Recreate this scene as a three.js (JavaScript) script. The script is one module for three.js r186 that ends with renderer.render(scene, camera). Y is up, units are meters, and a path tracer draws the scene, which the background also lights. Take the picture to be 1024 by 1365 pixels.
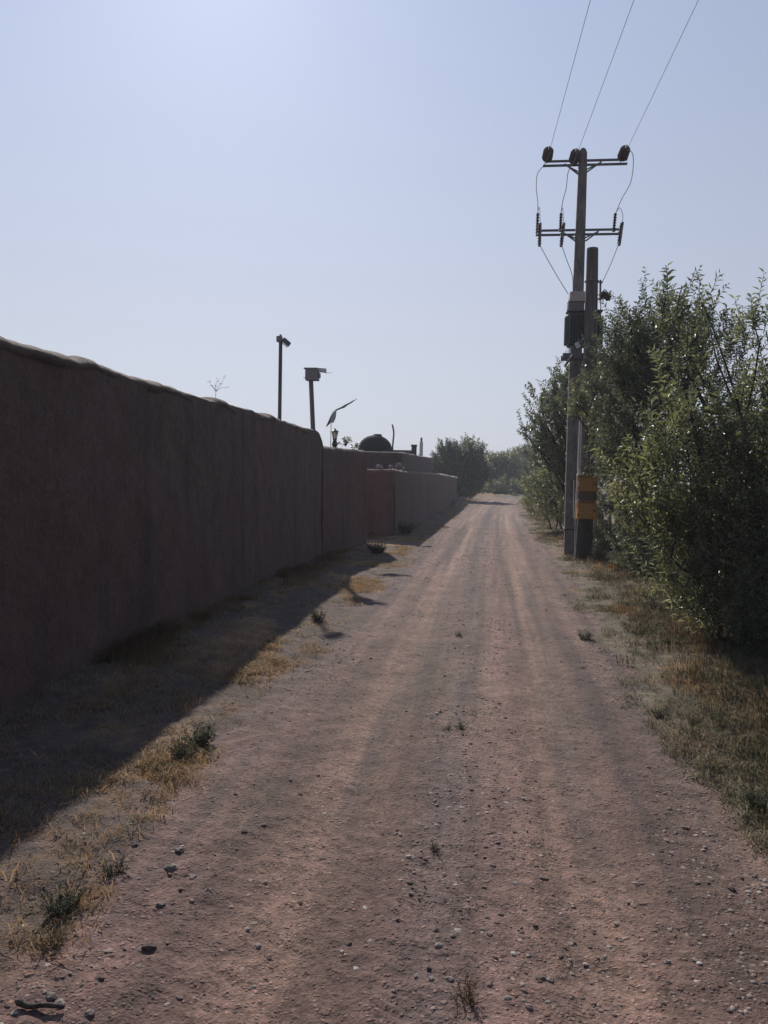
import * as THREE from 'three';
import { RoundedBoxGeometry } from 'three/addons/geometries/RoundedBoxGeometry.js';
import { mergeGeometries } from 'three/addons/utils/BufferGeometryUtils.js';

/* ---------- camera, sky, sun, exposure ---------- */
const W = 1024, H = 1365, F = 1051, EYE = 1.75;
const scene = new THREE.Scene();
const camera = new THREE.PerspectiveCamera(2 * Math.atan(H / 2 / F) * 180 / Math.PI, W / H, 0.05, 4000);
camera.position.set(0, EYE, 0);
camera.rotation.set(-2.57 * Math.PI / 180, 6.885 * Math.PI / 180, 1.2 * Math.PI / 180, 'YXZ');
camera.updateMatrixWorld(true);
scene.add(camera);

const SUN = new THREE.Vector3(-0.515, 1, -1.45).normalize();
{
  const w = 1024, h = 512, d = new Float32Array(w * h * 4), v = new THREE.Vector3();
  for (let j = 0; j < h; j++) for (let i = 0; i < w; i++) {
    const el = ((j + 0.5) / h - 0.5) * Math.PI, az = ((i + 0.5) / w - 0.5) * 2 * Math.PI;
    v.set(Math.cos(el) * Math.cos(az), Math.sin(el), Math.cos(el) * Math.sin(az));
    const e = Math.max(el, 0) * 180 / Math.PI, g = Math.acos(Math.min(1, Math.max(-1, v.dot(SUN)))) * 180 / Math.PI;
    const k = Math.exp(-e / 26), a = 0.24 * Math.exp(-g / 11) + 0.10 * Math.exp(-g / 34);
    const o = (j * w + i) * 4;
    const f = 0.52 + 0.50 * Math.exp(-((g / 60) ** 2));
    d[o] = f * (0.205 + 0.55 * k) + a * 1.0;
    d[o + 1] = f * (0.32 + 0.475 * k) + a * 0.93;
    d[o + 2] = f * (0.595 + 0.265 * k) + a * 0.95;
    d[o + 3] = 1;
  }
  const sky = new THREE.DataTexture(d, w, h, THREE.RGBAFormat, THREE.FloatType);
  sky.mapping = THREE.EquirectangularReflectionMapping; sky.magFilter = sky.minFilter = THREE.LinearFilter; sky.needsUpdate = true;
  scene.background = sky; scene.environment = sky;
}
const sun = new THREE.DirectionalLight(new THREE.Color(1, 0.92, 0.82), 5);
sun.position.copy(SUN).multiplyScalar(60); sun.castShadow = true; sun.shadow.radius = 1.6;
sun.shadow.mapSize.set(4096, 4096);
Object.assign(sun.shadow.camera, { left: -45, right: 45, top: 45, bottom: -45, near: 1, far: 160 });
scene.add(sun, sun.target);
const renderer = new THREE.WebGLRenderer({ antialias: true });
renderer.toneMapping = THREE.LinearToneMapping; renderer.toneMappingExposure = 1.0;
renderer.shadowMap.enabled = true;

/* ---------- helpers ---------- */
let seed = 20240611;
const rnd = () => { seed = (seed + 0x6D2B79F5) | 0; let t = Math.imul(seed ^ (seed >>> 15), 1 | seed); t = (t + Math.imul(t ^ (t >>> 7), 61 | t)) ^ t; return ((t ^ (t >>> 14)) >>> 0) / 4294967296; };
const rr = (a, b) => a + (b - a) * rnd();
const V = (x, y, z) => new THREE.Vector3(x, y, z);
const clamp = (x, a = 0, b = 1) => x < a ? a : x > b ? b : x;
const sm = (a, b, x) => { const t = clamp((x - a) / (b - a)); return t * t * (3 - 2 * t); };
const vary = (c, a, b) => { const k = rr(a, b); return [c[0] * k, c[1] * k, c[2] * k]; };
const mixc = (a, b, t) => [a[0] + (b[0] - a[0]) * t, a[1] + (b[1] - a[1]) * t, a[2] + (b[2] - a[2]) * t];
const LAT = new Float32Array(65536); for (let i = 0; i < 65536; i++) LAT[i] = rnd();
function noise(x, y, per = 256) {
  const xi = Math.floor(x), yi = Math.floor(y); let fx = x - xi, fy = y - yi; fx = fx * fx * (3 - 2 * fx); fy = fy * fy * (3 - 2 * fy);
  const x0 = ((xi % per) + per) % per, x1 = (x0 + 1) % per, y0 = (((yi % per) + per) % per) * 256, y1 = ((((yi + 1) % per) + per) % per) * 256;
  const a = LAT[x0 + y0], b = LAT[x1 + y0], c = LAT[x0 + y1], d = LAT[x1 + y1];
  return a + (b - a) * fx + (c - a) * fy + (a - b - c + d) * fx * fy;
}
const fbm = (x, y, o = 4) => { let s = 0, a = 0.5, n = 0; for (let i = 0; i < o; i++) { s += a * noise(x + i * 17.3, y + i * 9.1); n += a; a *= 0.5; x *= 2.03; y *= 2.03; } return s / n; };
// a pixel of the photograph gives a direction; the depth (metres along the lane) comes from the ground or wall a thing touches
function ray(px, py) { return V((px - W / 2) / F, -(py - H / 2) / F, -1).applyQuaternion(camera.quaternion); }
function at(px, py, depth) { const d = ray(px, py); return d.multiplyScalar(depth / -d.z).add(camera.position); }
function onGround(px, py) { const d = ray(px, py); return d.multiplyScalar(-EYE / d.y).add(camera.position); }

const used = {};
function numbered(name) { const n = used[name] = (used[name] ?? -1) + 1; return n ? `${name}_${String(n).padStart(3, '0')}` : name; }
function tag(o, label, category, group, kind) { o.userData.label = label; if (category) o.userData.category = category; if (group) o.userData.group = group; if (kind) o.userData.kind = kind; return o; }
function shadowed(o) { o.castShadow = o.receiveShadow = true; return o; }
function thing(name, label, category, pos, group) { const g = new THREE.Group(); g.name = numbered(name); g.position.copy(pos); scene.add(g); return tag(g, label, category, group); }
// parts are written in world coordinates and moved to the axes of their thing (and of the part above)
function origin(o) { const p = V(0, 0, 0); while (o && o !== scene) { p.add(o.position); o = o.parent; } return p; }
function part(name, geos, mat, parent) {
  let g = Array.isArray(geos) ? (geos.length > 1 ? mergeGeometries(geos.map(x => x.index ? x.toNonIndexed() : x)) : geos[0]) : geos;
  const o = origin(parent); g = g.clone(); g.translate(-o.x, -o.y, -o.z);
  const m = shadowed(new THREE.Mesh(g, mat)); m.name = parent === scene ? numbered(name) : name; parent.add(m); return m;
}
function strip(g) { for (const k of Object.keys(g.attributes)) if (!['position', 'normal', 'uv'].includes(k)) g.deleteAttribute(k); return g; }
function frame(a, b) { const z = b.clone().sub(a); const len = z.length(); return { len, mid: a.clone().add(b).multiplyScalar(0.5), q: new THREE.Quaternion().setFromUnitVectors(V(0, 1, 0), z.normalize()) }; }
function rod(a, b, r0, r1 = r0, seg = 8) { const f = frame(a, b); const g = new THREE.CylinderGeometry(r1, r0, f.len, seg, 1); g.applyQuaternion(f.q); g.translate(f.mid.x, f.mid.y, f.mid.z); return g; }
function box(c, sx, sy, sz, rot, r = 0.008) { const g = strip(new RoundedBoxGeometry(sx, sy, sz, 1, Math.min(r, sx * 0.3, sy * 0.3, sz * 0.3))); if (rot) { g.rotateX(rot[0]); g.rotateZ(rot[2]); g.rotateY(rot[1]); } g.translate(c.x, c.y, c.z); return g; }
function beam(a, b, w, h, r = 0.006) { const d = b.clone().sub(a), len = d.length(); const g = strip(new RoundedBoxGeometry(len, h, w, 1, Math.min(r, w * 0.3, h * 0.3))); const q = new THREE.Quaternion().setFromUnitVectors(V(1, 0, 0), d.normalize()); g.applyQuaternion(q); const m = a.clone().add(b).multiplyScalar(0.5); g.translate(m.x, m.y, m.z); return g; }
function wire(pts, r, seg = 24, rad = 6) { return new THREE.TubeGeometry(new THREE.CatmullRomCurve3(pts), seg, r, rad, false); }
function lathe(pts, c, seg = 20) { const g = new THREE.LatheGeometry(pts.map(p => new THREE.Vector2(p[0], p[1])), seg); g.translate(c.x, c.y, c.z); return g; }

function tex(n, fn, srgb) {   // fn(i, j) -> [r, g, b] 0..1
  const d = new Uint8Array(n * n * 4);
  for (let j = 0; j < n; j++) for (let i = 0; i < n; i++) { const c = fn(i, j), o = (j * n + i) * 4; d[o] = clamp(c[0]) * 255; d[o + 1] = clamp(c[1]) * 255; d[o + 2] = clamp(c[2]) * 255; d[o + 3] = 255; }
  const t = new THREE.DataTexture(d, n, n); t.wrapS = t.wrapT = THREE.RepeatWrapping; t.magFilter = THREE.LinearFilter; t.minFilter = THREE.LinearMipmapLinearFilter; t.generateMipmaps = true;
  if (srgb) t.colorSpace = THREE.SRGBColorSpace; t.needsUpdate = true; return t;
}
const tiled = (t, s) => { const c = t.clone(); c.repeat.set(s, s); c.needsUpdate = true; return c; };
const mat = (rgb, rough = 0.8, extra = {}) => new THREE.MeshStandardMaterial({ color: new THREE.Color(...rgb), roughness: rough, ...extra });

/* ---------- surface grain ---------- */
const N = 1024;
const per = (i, j, f) => noise(i * f / N, j * f / N, f);            // tiles
const grit = new Float32Array(N * N), tone = new Float32Array(N * N);
for (let j = 0; j < N; j++) for (let i = 0; i < N; i++) {
  const a = per(i, j, 8), b = per(i, j, 32), c = per(i + 300, j, 96), d = per(i, j + 77, 256), e = rnd();
  grit[j * N + i] = 0.25 * b + 0.3 * c + 0.3 * d + 0.15 * e;
  tone[j * N + i] = 0.72 + 0.12 * (a - 0.5) + 0.14 * (b - 0.5) + 0.16 * (c - 0.5) + 0.16 * (d - 0.5) + 0.16 * (e - 0.5);
}
const hue = new Float32Array(N * N);
for (let k = 0; k < 7500; k++) {   // small embedded grit, pale and dark
  const cx = rnd() * N, cy = rnd() * N, r = rnd() < 0.06 ? rr(3, 6.5) : rr(1.2, 3.6), ry = r * rr(0.6, 1), s = rnd() < 0.5 ? rr(0.08, 0.3) : -rr(0.08, 0.26), hh = rr(-0.05, 0.05);
  for (let y = -Math.ceil(r); y <= r; y++) for (let x = -Math.ceil(r); x <= r; x++) {
    const q = 1 - (x * x / (r * r) + y * y / (ry * ry)); if (q < 0) continue;
    const o = ((Math.floor(cy + y) + N) % N) * N + (Math.floor(cx + x) + N) % N;
    grit[o] += 0.45 * Math.sqrt(q) * Math.min(1, r / 4); tone[o] += s * Math.min(1, q * 3); hue[o] = hh;
  }
}
const soilMap = tex(N, (i, j) => { const t = tone[j * N + i], h = hue[j * N + i]; return [t + h, t, t - h]; }, true);
const soilBump = tex(N, (i, j) => { const g = grit[j * N + i] * 0.7; return [g, g, g]; });
// straw-mud render: fine grain with short straws
const straw = new Float32Array(N * N);
for (let k = 0; k < 2600; k++) {
  let x = rnd() * N, y = rnd() * N; const a = rnd() * 6.283, l = rr(8, 30), s = rr(0.05, 0.22) * (rnd() < 0.7 ? 1 : -1);
  for (let t = 0; t < l; t++) { x += Math.cos(a); y += Math.sin(a); straw[((Math.floor(y) % N + N) % N) * N + (Math.floor(x) % N + N) % N] = s; }
}
const mudMap = tex(N, (i, j) => { const t = 0.76 + 0.08 * (per(i, j, 6) - 0.5) + 0.09 * (per(i, j + 50, 24) - 0.5) + 0.13 * (per(i, j, 90) - 0.5) + 0.12 * (LAT[(i * 7 + j * 131) & 65535] - 0.5) + straw[j * N + i] * 0.6; return [t, t * 0.995, t * 0.98]; }, true);
const mudBump = tex(N, (i, j) => { const t = 0.35 * per(i, j, 10) + 0.3 * per(i, j + 50, 40) + 0.25 * per(i, j, 128) + 0.6 * straw[j * N + i] + 0.05; return [t, t, t]; });
const roughMap = tex(512, (i, j) => { const t = 0.78 + 0.2 * (noise(i / 512 * 8, j / 512 * 8, 8) - 0.5) + 0.22 * (noise(i / 512 * 40, j / 512 * 20, 20) - 0.5) + 0.16 * (LAT[(i * 13 + j * 97) & 65535] - 0.5); return [t, t, t]; }, true);
const grainMap = tex(512, (i, j) => { const t = 0.72 + 0.5 * (noise(i / 512 * 64, j / 512 * 4, 4 * 16) - 0.5) + 0.16 * (LAT[(i * 13 + j * 97) & 65535] - 0.5); return [t, t, t]; }, true);

scene.fog = new THREE.FogExp2(new THREE.Color(0.72, 0.74, 0.8), 0.0015);

/* ---------- the lay of the land ---------- */
const lane = z => { const d = Math.max(0, -z); return -0.1 + 0.00038 * d * d; };
function height(x, z) {
  const u = x - lane(z), d = -z;
  let y = 0.10 * (fbm(x * 0.35 + 5, z * 0.35, 3) - 0.5) * sm(1.2, 3, Math.abs(u)) + 0.04 * (fbm(x * 0.8, z * 0.5 + 9, 3) - 0.5);
  const road = 1 - sm(1.3, 1.75, Math.abs(u));
  const wob = 0.09 * (noise(z * 0.22, 3.7) - 0.5) + 0.16 * (noise(z * 0.09, 8.7) - 0.5);
  for (const [c, w, dep] of [[-0.5, 0.2, 0.03], [0.72, 0.2, 0.03], [-0.27, 0.05, 0.022], [-0.42, 0.045, 0.016], [0.47, 0.05, 0.022], [0.6, 0.04, 0.012], [0.93, 0.05, 0.018], [-0.72, 0.06, 0.016], [-0.9, 0.05, 0.012], [0.2, 0.05, 0.01]]) {
    const q = (u - c - wob * (1 + c)) / w; y -= dep * Math.exp(-q * q) * road * (w > 0.1 ? 0.7 + 0.6 * noise(z * 0.5, c * 9 + 40) : 0.85 * sm(0.42, 0.7, noise(z * 0.28, c * 9 + 40)));
  }
  y += road * 0.007 * Math.sin(u * 34 + 5 * noise(u * 2, z * 0.3)) * (noise(z * 0.4, u * 3) - 0.3);   // fine combing along the lane
  if (Math.abs(u + 0.11) < 0.13 && d < 14) y += 0.0055 * Math.sin(z * 125 + Math.abs(u + 0.11) * 70) * sm(0.12, 0.06, Math.abs(u + 0.11)) * sm(0.3, 0.6, noise(z * 0.8, 77)); // tread print
  y += (0.016 + 0.02 * sm(1.2, 1.7, Math.abs(u))) * (fbm(x * 7, z * 7, 3) - 0.5) * (1.25 - 0.75 * road * (Math.exp(-(((u + 0.5) / 0.25) ** 2)) + Math.exp(-(((u - 0.72) / 0.25) ** 2))));
  y += 0.014 * (noise(x * 30, z * 30) - 0.5);
  y += 0.12 * sm(1.3, 3.5, u) + 0.03 * sm(-1.5, -2.8, u);
  y += 0.42 * Math.exp(-(((d - 76) / 2.2) ** 2)) * (0.6 + 0.8 * fbm(x * 0.5, 4, 3)) + 0.4 * sm(76, 120, d);
  y += 0.35 * Math.exp(-(((x + 1.35) / 0.35) ** 2)) * sm(44, 52, d) * sm(66, 60, d);
  return y;
}
function axis(fine, lo, hi, grow, far) { const a = []; for (let v = lo; v <= hi + 1e-6; v += fine) a.push(v); let s = fine; while (a[a.length - 1] < far) { s *= grow; a.push(a[a.length - 1] + s); } s = fine; while (a[0] > -far) { s *= grow; a.unshift(a[0] - s); } return a; }
const XS = axis(0.03, -4.2, 4.2, 1.14, 1600);
const ZS = (() => { const a = []; let d = 1.5; while (d < 2200) { a.push(-d); d += Math.max(0.016, d * (d > 110 ? 0.08 : 0.0068)); } let z = -1.5, s = 0.03; const b = []; while (z < 900) { s *= 1.12; z += s; b.push(z); } return [...b.reverse(), ...a]; })();
const rightEdge = z => 1.36 + 0.13 * (noise(z * 0.9, 11) - 0.5) * 2 + 0.1 * (noise(z * 3.1, 15) - 0.5) + 0.25 * sm(8, 20, -z) - 0.00038 * 0 * z;
const leftEdge = z => -1.62 + 0.16 * (noise(z * 0.8, 31) - 0.5) * 2 + 0.12 * (noise(z * 3, 33) - 0.5);
function offRoad(x, z) { return Math.max(x - lane(z) - 0.1 - rightEdge(z), leftEdge(z) - (x - lane(z) - 0.1)); }   // > 0 on the verges
{
  const nx = XS.length, nz = ZS.length, P = new Float32Array(nx * nz * 3), U = new Float32Array(nx * nz * 2), C = new Float32Array(nx * nz * 3);
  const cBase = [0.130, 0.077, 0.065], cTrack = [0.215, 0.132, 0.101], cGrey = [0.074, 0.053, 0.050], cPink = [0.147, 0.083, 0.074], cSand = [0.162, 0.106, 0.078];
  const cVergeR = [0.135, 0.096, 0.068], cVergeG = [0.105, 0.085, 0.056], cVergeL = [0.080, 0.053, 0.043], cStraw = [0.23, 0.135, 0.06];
  for (let j = 0; j < nz; j++) for (let i = 0; i < nx; i++) {
    const x = XS[i], z = ZS[j], o = j * nx + i, u = x - lane(z);
    P[o * 3] = x; P[o * 3 + 1] = height(x, z); P[o * 3 + 2] = z; U[o * 2] = x * 0.5 + z * 0.043; U[o * 2 + 1] = z * 0.5 - x * 0.043;
    let c = mixc(cBase, cPink, sm(0.4, 0.7, fbm(x * 0.7, z * 0.25, 3)));
    const wob = 0.09 * (noise(z * 0.22, 3.7) - 0.5) + 0.16 * (noise(z * 0.09, 8.7) - 0.5);
    const tr = Math.max(Math.exp(-(((u + 0.54 - wob) / 0.25) ** 2)), Math.exp(-(((u - 0.72 - wob) / 0.26) ** 2)));
    c = mixc(c, cTrack, clamp(tr * (0.5 + 0.9 * fbm(u * 4, z * 0.3, 3))));
    c = mixc(c, cGrey, clamp(Math.exp(-(((u + 0.04) / 0.17) ** 2)) * (0.35 + 0.9 * fbm(x * 3, z * 0.9, 3))));
    c = mixc(c, cSand, 0.55 * sm(0.5, 0.72, fbm(u * 5 + 3, z * 0.3 + 8, 4)));
    c = mixc(c, cGrey, 0.6 * sm(0.52, 0.75, fbm(u * 7 + 60, z * 0.16 + 8, 3)));
    const k = 0.80 + 0.34 * fbm(x * 2.5 + 4, z * 2.5, 4) + 0.2 * (noise(u * 13 + 7, z * 0.25) - 0.5) + 0.14 * (noise(u * 30, z * 0.5) - 0.5); c = c.map(q => q * k);
    { const a = noise(u * 4.2 + 3, z * 0.05 + 60), b = noise(u * 8.5 + 70, z * 0.09 + 20); const st = 1 + 0.28 * (sm(0.38, 0.62, a) - 0.5) + 0.26 * (sm(0.36, 0.64, b) - 0.5); c = c.map(q => q * st); }   // long stripes left by passing wheels
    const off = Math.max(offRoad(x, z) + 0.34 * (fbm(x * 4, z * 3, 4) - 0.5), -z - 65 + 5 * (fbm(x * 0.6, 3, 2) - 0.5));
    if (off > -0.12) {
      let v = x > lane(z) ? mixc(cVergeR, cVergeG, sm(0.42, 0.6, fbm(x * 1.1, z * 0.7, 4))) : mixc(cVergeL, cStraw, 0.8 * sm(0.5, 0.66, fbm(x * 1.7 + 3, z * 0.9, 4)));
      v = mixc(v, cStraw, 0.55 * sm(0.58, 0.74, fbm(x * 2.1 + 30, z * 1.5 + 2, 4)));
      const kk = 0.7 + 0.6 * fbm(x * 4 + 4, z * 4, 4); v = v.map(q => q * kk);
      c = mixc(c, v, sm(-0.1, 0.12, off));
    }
    C[o * 3] = c[0] / 0.5; C[o * 3 + 1] = c[1] / 0.5; C[o * 3 + 2] = c[2] / 0.5;   // the grain map's mean is about a half (linear)
  }
  const idx = [[], []];
  for (let j = 0; j < nz - 1; j++) for (let i = 0; i < nx - 1; i++) {
    const a = j * nx + i, b = a + 1, c = a + nx, d = c + 1, z = (ZS[j] + ZS[j + 1]) / 2, x = (XS[i] + XS[i + 1]) / 2;
    const t = (offRoad(x, z) < 0.02 && z > -67) ? 1 : 0;
    idx[t].push(a, b, c, b, d, c);      // z falls with j: wound to face up
  }
  const full = new THREE.BufferGeometry(); full.setAttribute('position', new THREE.BufferAttribute(P, 3)); 
  const all = new Uint32Array(idx[0].length + idx[1].length); all.set(idx[0]); all.set(idx[1], idx[0].length);
  full.setIndex(new THREE.BufferAttribute(all, 1)); full.computeVertexNormals();
  let Nn = full.attributes.normal.array; if (Nn[1 + 3 * (nx * 300 + 200)] < 0) { for (let i = 0; i < all.length; i += 3) { const t = all[i + 1]; all[i + 1] = all[i + 2]; all[i + 2] = t; } for (const L of idx) for (let i = 0; i < L.length; i += 3) { const t = L[i + 1]; L[i + 1] = L[i + 2]; L[i + 2] = t; } full.computeVertexNormals(); Nn = full.attributes.normal.array; }
  const m = new THREE.MeshStandardMaterial({ vertexColors: true, map: soilMap, bumpMap: soilBump, bumpScale: 0.014, roughness: 0.97 });
  ['ground', 'dirt_road'].forEach((name, t) => {
    const map = new Int32Array(nx * nz).fill(-1), p = [], n = [], u = [], c = [], ix = new Uint32Array(idx[t].length);
    idx[t].forEach((v, q) => { if (map[v] < 0) { map[v] = p.length / 3; p.push(P[v * 3], P[v * 3 + 1], P[v * 3 + 2]); n.push(Nn[v * 3], Nn[v * 3 + 1], Nn[v * 3 + 2]); u.push(U[v * 2], U[v * 2 + 1]); c.push(C[v * 3], C[v * 3 + 1], C[v * 3 + 2]); } ix[q] = map[v]; });
    const g = new THREE.BufferGeometry();
    g.setAttribute('position', new THREE.Float32BufferAttribute(p, 3)); g.setAttribute('normal', new THREE.Float32BufferAttribute(n, 3)); g.setAttribute('uv', new THREE.Float32BufferAttribute(u, 2)); g.setAttribute('color', new THREE.Float32BufferAttribute(c, 3)); g.setIndex(new THREE.BufferAttribute(ix, 1));
    const o = shadowed(new THREE.Mesh(g, m)); o.name = numbered(name); scene.add(o);
    tag(o, t ? 'rutted dirt lane with stones running along the mud wall' : 'dry earth verges and open ground on both sides of the lane', null, null, 'structure'); o.userData.category = t ? 'road' : 'ground';
  });
}

/* ---------- mud walls ---------- */
const mudMat = new THREE.MeshStandardMaterial({ vertexColors: true, map: tiled(mudMap, 0.6), bumpMap: tiled(mudBump, 0.6), bumpScale: 0.012, roughness: 0.96 });
function wallGeometry({ path, top, thick, step = 0.07, lumps = 0.03, ring, colour, so = 0 }) {
  // path: points of the lane-side face; ring(h) -> [[out, y], ...] profile round the section (out < 0 is into the wall)
  const seg = []; let L = 0;
  for (let i = 0; i < path.length - 1; i++) { const a = path[i], b = path[i + 1], l = Math.hypot(b[0] - a[0], b[1] - a[1]); seg.push([a, b, L, l]); L += l; }
  const n = Math.max(2, Math.round(L / step)), P = [], U = [], C = [], I = []; let m = 0;
  for (let k = 0; k <= n; k++) {
    const s = L * k / n, q = seg.find(e => s <= e[2] + e[3] + 1e-9) || seg[seg.length - 1], t = (s - q[2]) / q[3];
    const x = q[0][0] + (q[1][0] - q[0][0]) * t, z = q[0][1] + (q[1][1] - q[0][1]) * t, dx = (q[1][0] - q[0][0]) / q[3], dz = (q[1][1] - q[0][1]) / q[3];
    const ox = -dz, oz = dx;       // outward: to the right when walking along the path
    const h = top(s, L), R = ring(h, s); m = R.length; let v = 0;
    R.forEach(([out, y], j) => {
      if (j) v += Math.hypot(out - R[j - 1][0], y - R[j - 1][1]);
      const w = lumps * 2 * (fbm((s + so) * 0.9 + 3, v * 0.9 + 7, 4) - 0.5) + lumps * 0.5 * (noise((s + so) * 6, v * 6) - 0.5), sgn = out > -thick / 2 ? 1 : -1;
      const up = y > h - 0.2 ? 1 : 0;
      P.push(x + ox * (out + w * sgn), y + up * lumps * (1.3 * (fbm((s + so) * 1.7, 20, 3) - 0.5) + 0.9 * (fbm((s + so) * 7, v * 5 + 20, 3) - 0.5)), z + oz * (out + w * sgn)); U.push(s + so, v); C.push(...colour(s + so, y, h));
    });
  }
  for (let k = 0; k < n; k++) for (let j = 0; j < m - 1; j++) { const a = k * m + j, b = a + 1, c = a + m, d = c + 1; I.push(a, c, b, b, c, d); }
  for (const [k, f] of [[0, 1], [n, 0]]) {      // end faces
    const base = P.length / 3; let cx = 0, cy = 0, cz = 0;
    for (let j = 0; j < m; j++) { const o = (k * m + j) * 3; cx += P[o] / m; cy += P[o + 1] / m; cz += P[o + 2] / m; }
    for (let j = 0; j < m; j++) { const o = k * m + j; P.push(P[o * 3], P[o * 3 + 1], P[o * 3 + 2]); U.push(U[o * 2 + 1] * 0.5, P[o * 3 + 1]); C.push(C[o * 3], C[o * 3 + 1], C[o * 3 + 2]); }
    P.push(cx, cy, cz); U.push(0.5, cy); C.push(C[k * m * 3], C[k * m * 3 + 1], C[k * m * 3 + 2]);
    for (let j = 0; j < m; j++) { const a = base + j, b = base + (j + 1) % m, c = base + m; f ? I.push(a, b, c) : I.push(b, a, c); }
  }
  const g = new THREE.BufferGeometry(); g.setAttribute('position', new THREE.Float32BufferAttribute(P, 3)); g.setAttribute('uv', new THREE.Float32BufferAttribute(U, 2)); g.setAttribute('color', new THREE.Float32BufferAttribute(C, 3)); g.setIndex(I); g.computeVertexNormals(); return g;
}
const bodyRing = (thick, crown = 0.1) => (h, s) => { const r = [], n = 34; for (let i = 0; i <= n; i++) r.push([0.05 * (1 - i / n), -0.25 + (h - crown + 0.25) * i / n]); for (let i = 1; i < 7; i++) { const a = Math.PI * i / 7; r.push([-thick / 2 + thick / 2 * Math.cos(a), h - crown + crown * Math.sin(a)]); } for (let i = 8; i >= 0; i--) r.push([-thick - 0.05 * (1 - i / 8), -0.25 + (h - crown + 0.25) * i / 8]); return r; };
const copingRing = (thick, over = 0.018, tall = 0.17) => (h, s) => { const r = [], n = 16, hw = thick / 2 + over; for (let i = 0; i <= n; i++) { const a = -0.18 * Math.PI + (1.36 * Math.PI) * i / n; r.push([-thick / 2 + (hw + 0.06 * (fbm(s * 1.9, 9, 3) - 0.5)) * Math.cos(a), h - 0.10 - 0.09 * (fbm(s * 2.3, 4, 3) - 0.5) + tall * 0.62 * Math.sin(a)]); } return r; };
const mk = 1 / 0.5;
function mudColour(pink, brown, dark, sd) {
  return (s, y, h) => {
    const f = fbm(s * 0.4 + sd, y * 0.35 + 3, 4), st = fbm(s * 4.5 + sd, y * 0.25 + 8, 4), hi = y / h;
    let c = mixc(brown, pink, sm(0.34, 0.6, f + 0.16 * (0.62 - hi) + 0.25 * (st - 0.5)));   // upper render greyer where rain has washed it, in ragged runs
    c = mixc(c, dark, 0.7 * sm(0.52, 0.74, st) + 0.2 * sm(0.5, 0.8, fbm(s * 1.4 + 40 + sd, y * 1.1, 4)));
    const k = 0.92 + 0.16 * fbm(s * 5, y * 5, 3); return c.map(q => q * k * mk);
  };
}
const PINK = [0.110, 0.062, 0.054], BROWN = [0.096, 0.066, 0.055], DARKM = [0.060, 0.046, 0.042], CAP = [0.094, 0.070, 0.060];
function mudWall(label, o, group) {
  const p0 = o.path[0], w = new THREE.Group(); w.name = numbered('mud_wall'); w.position.set(p0[0], 0, p0[1]); scene.add(w); tag(w, label, 'wall', group);
  part('wall_face', wallGeometry({ ...o, ring: bodyRing(o.thick, o.coping ? 0.04 : 0.1), colour: o.colour }), mudMat, w);
  if (o.coping) part('coping', wallGeometry({ ...o, top: (s, L) => o.top(s, L) + 0.03, step: 0.05, lumps: 0.028, ring: copingRing(o.thick, 0.012, 0.14), colour: (s, y) => { const k = (0.75 + 0.5 * fbm(s * 3, y * 6 + 2, 4)) * mk; return CAP.map(q => q * k); } }), mudMat, w);
  return w;
}
const bumpTop = (h, sd, amp = 0.05) => s => h + amp * 2 * (fbm(s * 0.45 + sd, 3, 3) - 0.5);
mudWall('long pinkish brown mud wall with rounded coping shading the verge', { path: [[-3.45, 22], [-3.42, -8], [-3.40, -17.1]], thick: 0.38, coping: true, so: 0,
  top: (s, L) => bumpTop(2.70, 1, 0.035)(s) - 0.34 * sm(L - 1.0, L - 0.05, s) ** 2, colour: mudColour(PINK, BROWN, DARKM, 1) });
mudWall('lower bare mud wall continuing from the long coped wall to a corner', { path: [[-3.38, -16.75], [-3.18, -18.2], [-2.89, -20.0]], thick: 0.34, so: 40,
  top: bumpTop(2.40, 9, 0.03), colour: mudColour(PINK, BROWN, DARKM, 14) });
mudWall('short reddish cross wall set back behind the mud wall corner', { path: [[-4.6, -22.95], [-2.50, -22.80]].map(p => p), thick: 0.3, so: 60, step: 0.05,
  top: bumpTop(2.00, 21, 0.05), colour: mudColour([0.128, 0.062, 0.056], [0.112, 0.060, 0.054], DARKM, 30) });
mudWall('low far mud wall ending with a pale ragged cap', { path: [[-2.48, -22.98], [-2.2, -33], [-1.62, -56.5]], thick: 0.3, so: 80, step: 0.14,
  top: (s, L) => 1.97 + 0.06 * (fbm(s * 0.5, 40, 3) - 0.5) - 0.14 * sm(20, L, s), colour: mudColour(PINK, BROWN, DARKM, 50) });
{ // the pale render on the last stretch of the far wall
  const w = scene.children[scene.children.length - 1];
  part('coping', wallGeometry({ path: [[-2.02, -40.4], [-1.62, -56.5]], thick: 0.3, so: 90, step: 0.12, lumps: 0.03, top: s => 2.0 - 0.0085 * s + 0.03 * (noise(s, 3) - 0.5), ring: copingRing(0.3, 0.04, 0.1), colour: () => [0.3, 0.27, 0.25].map(q => q * mk) }), mudMat, w);
}
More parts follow.
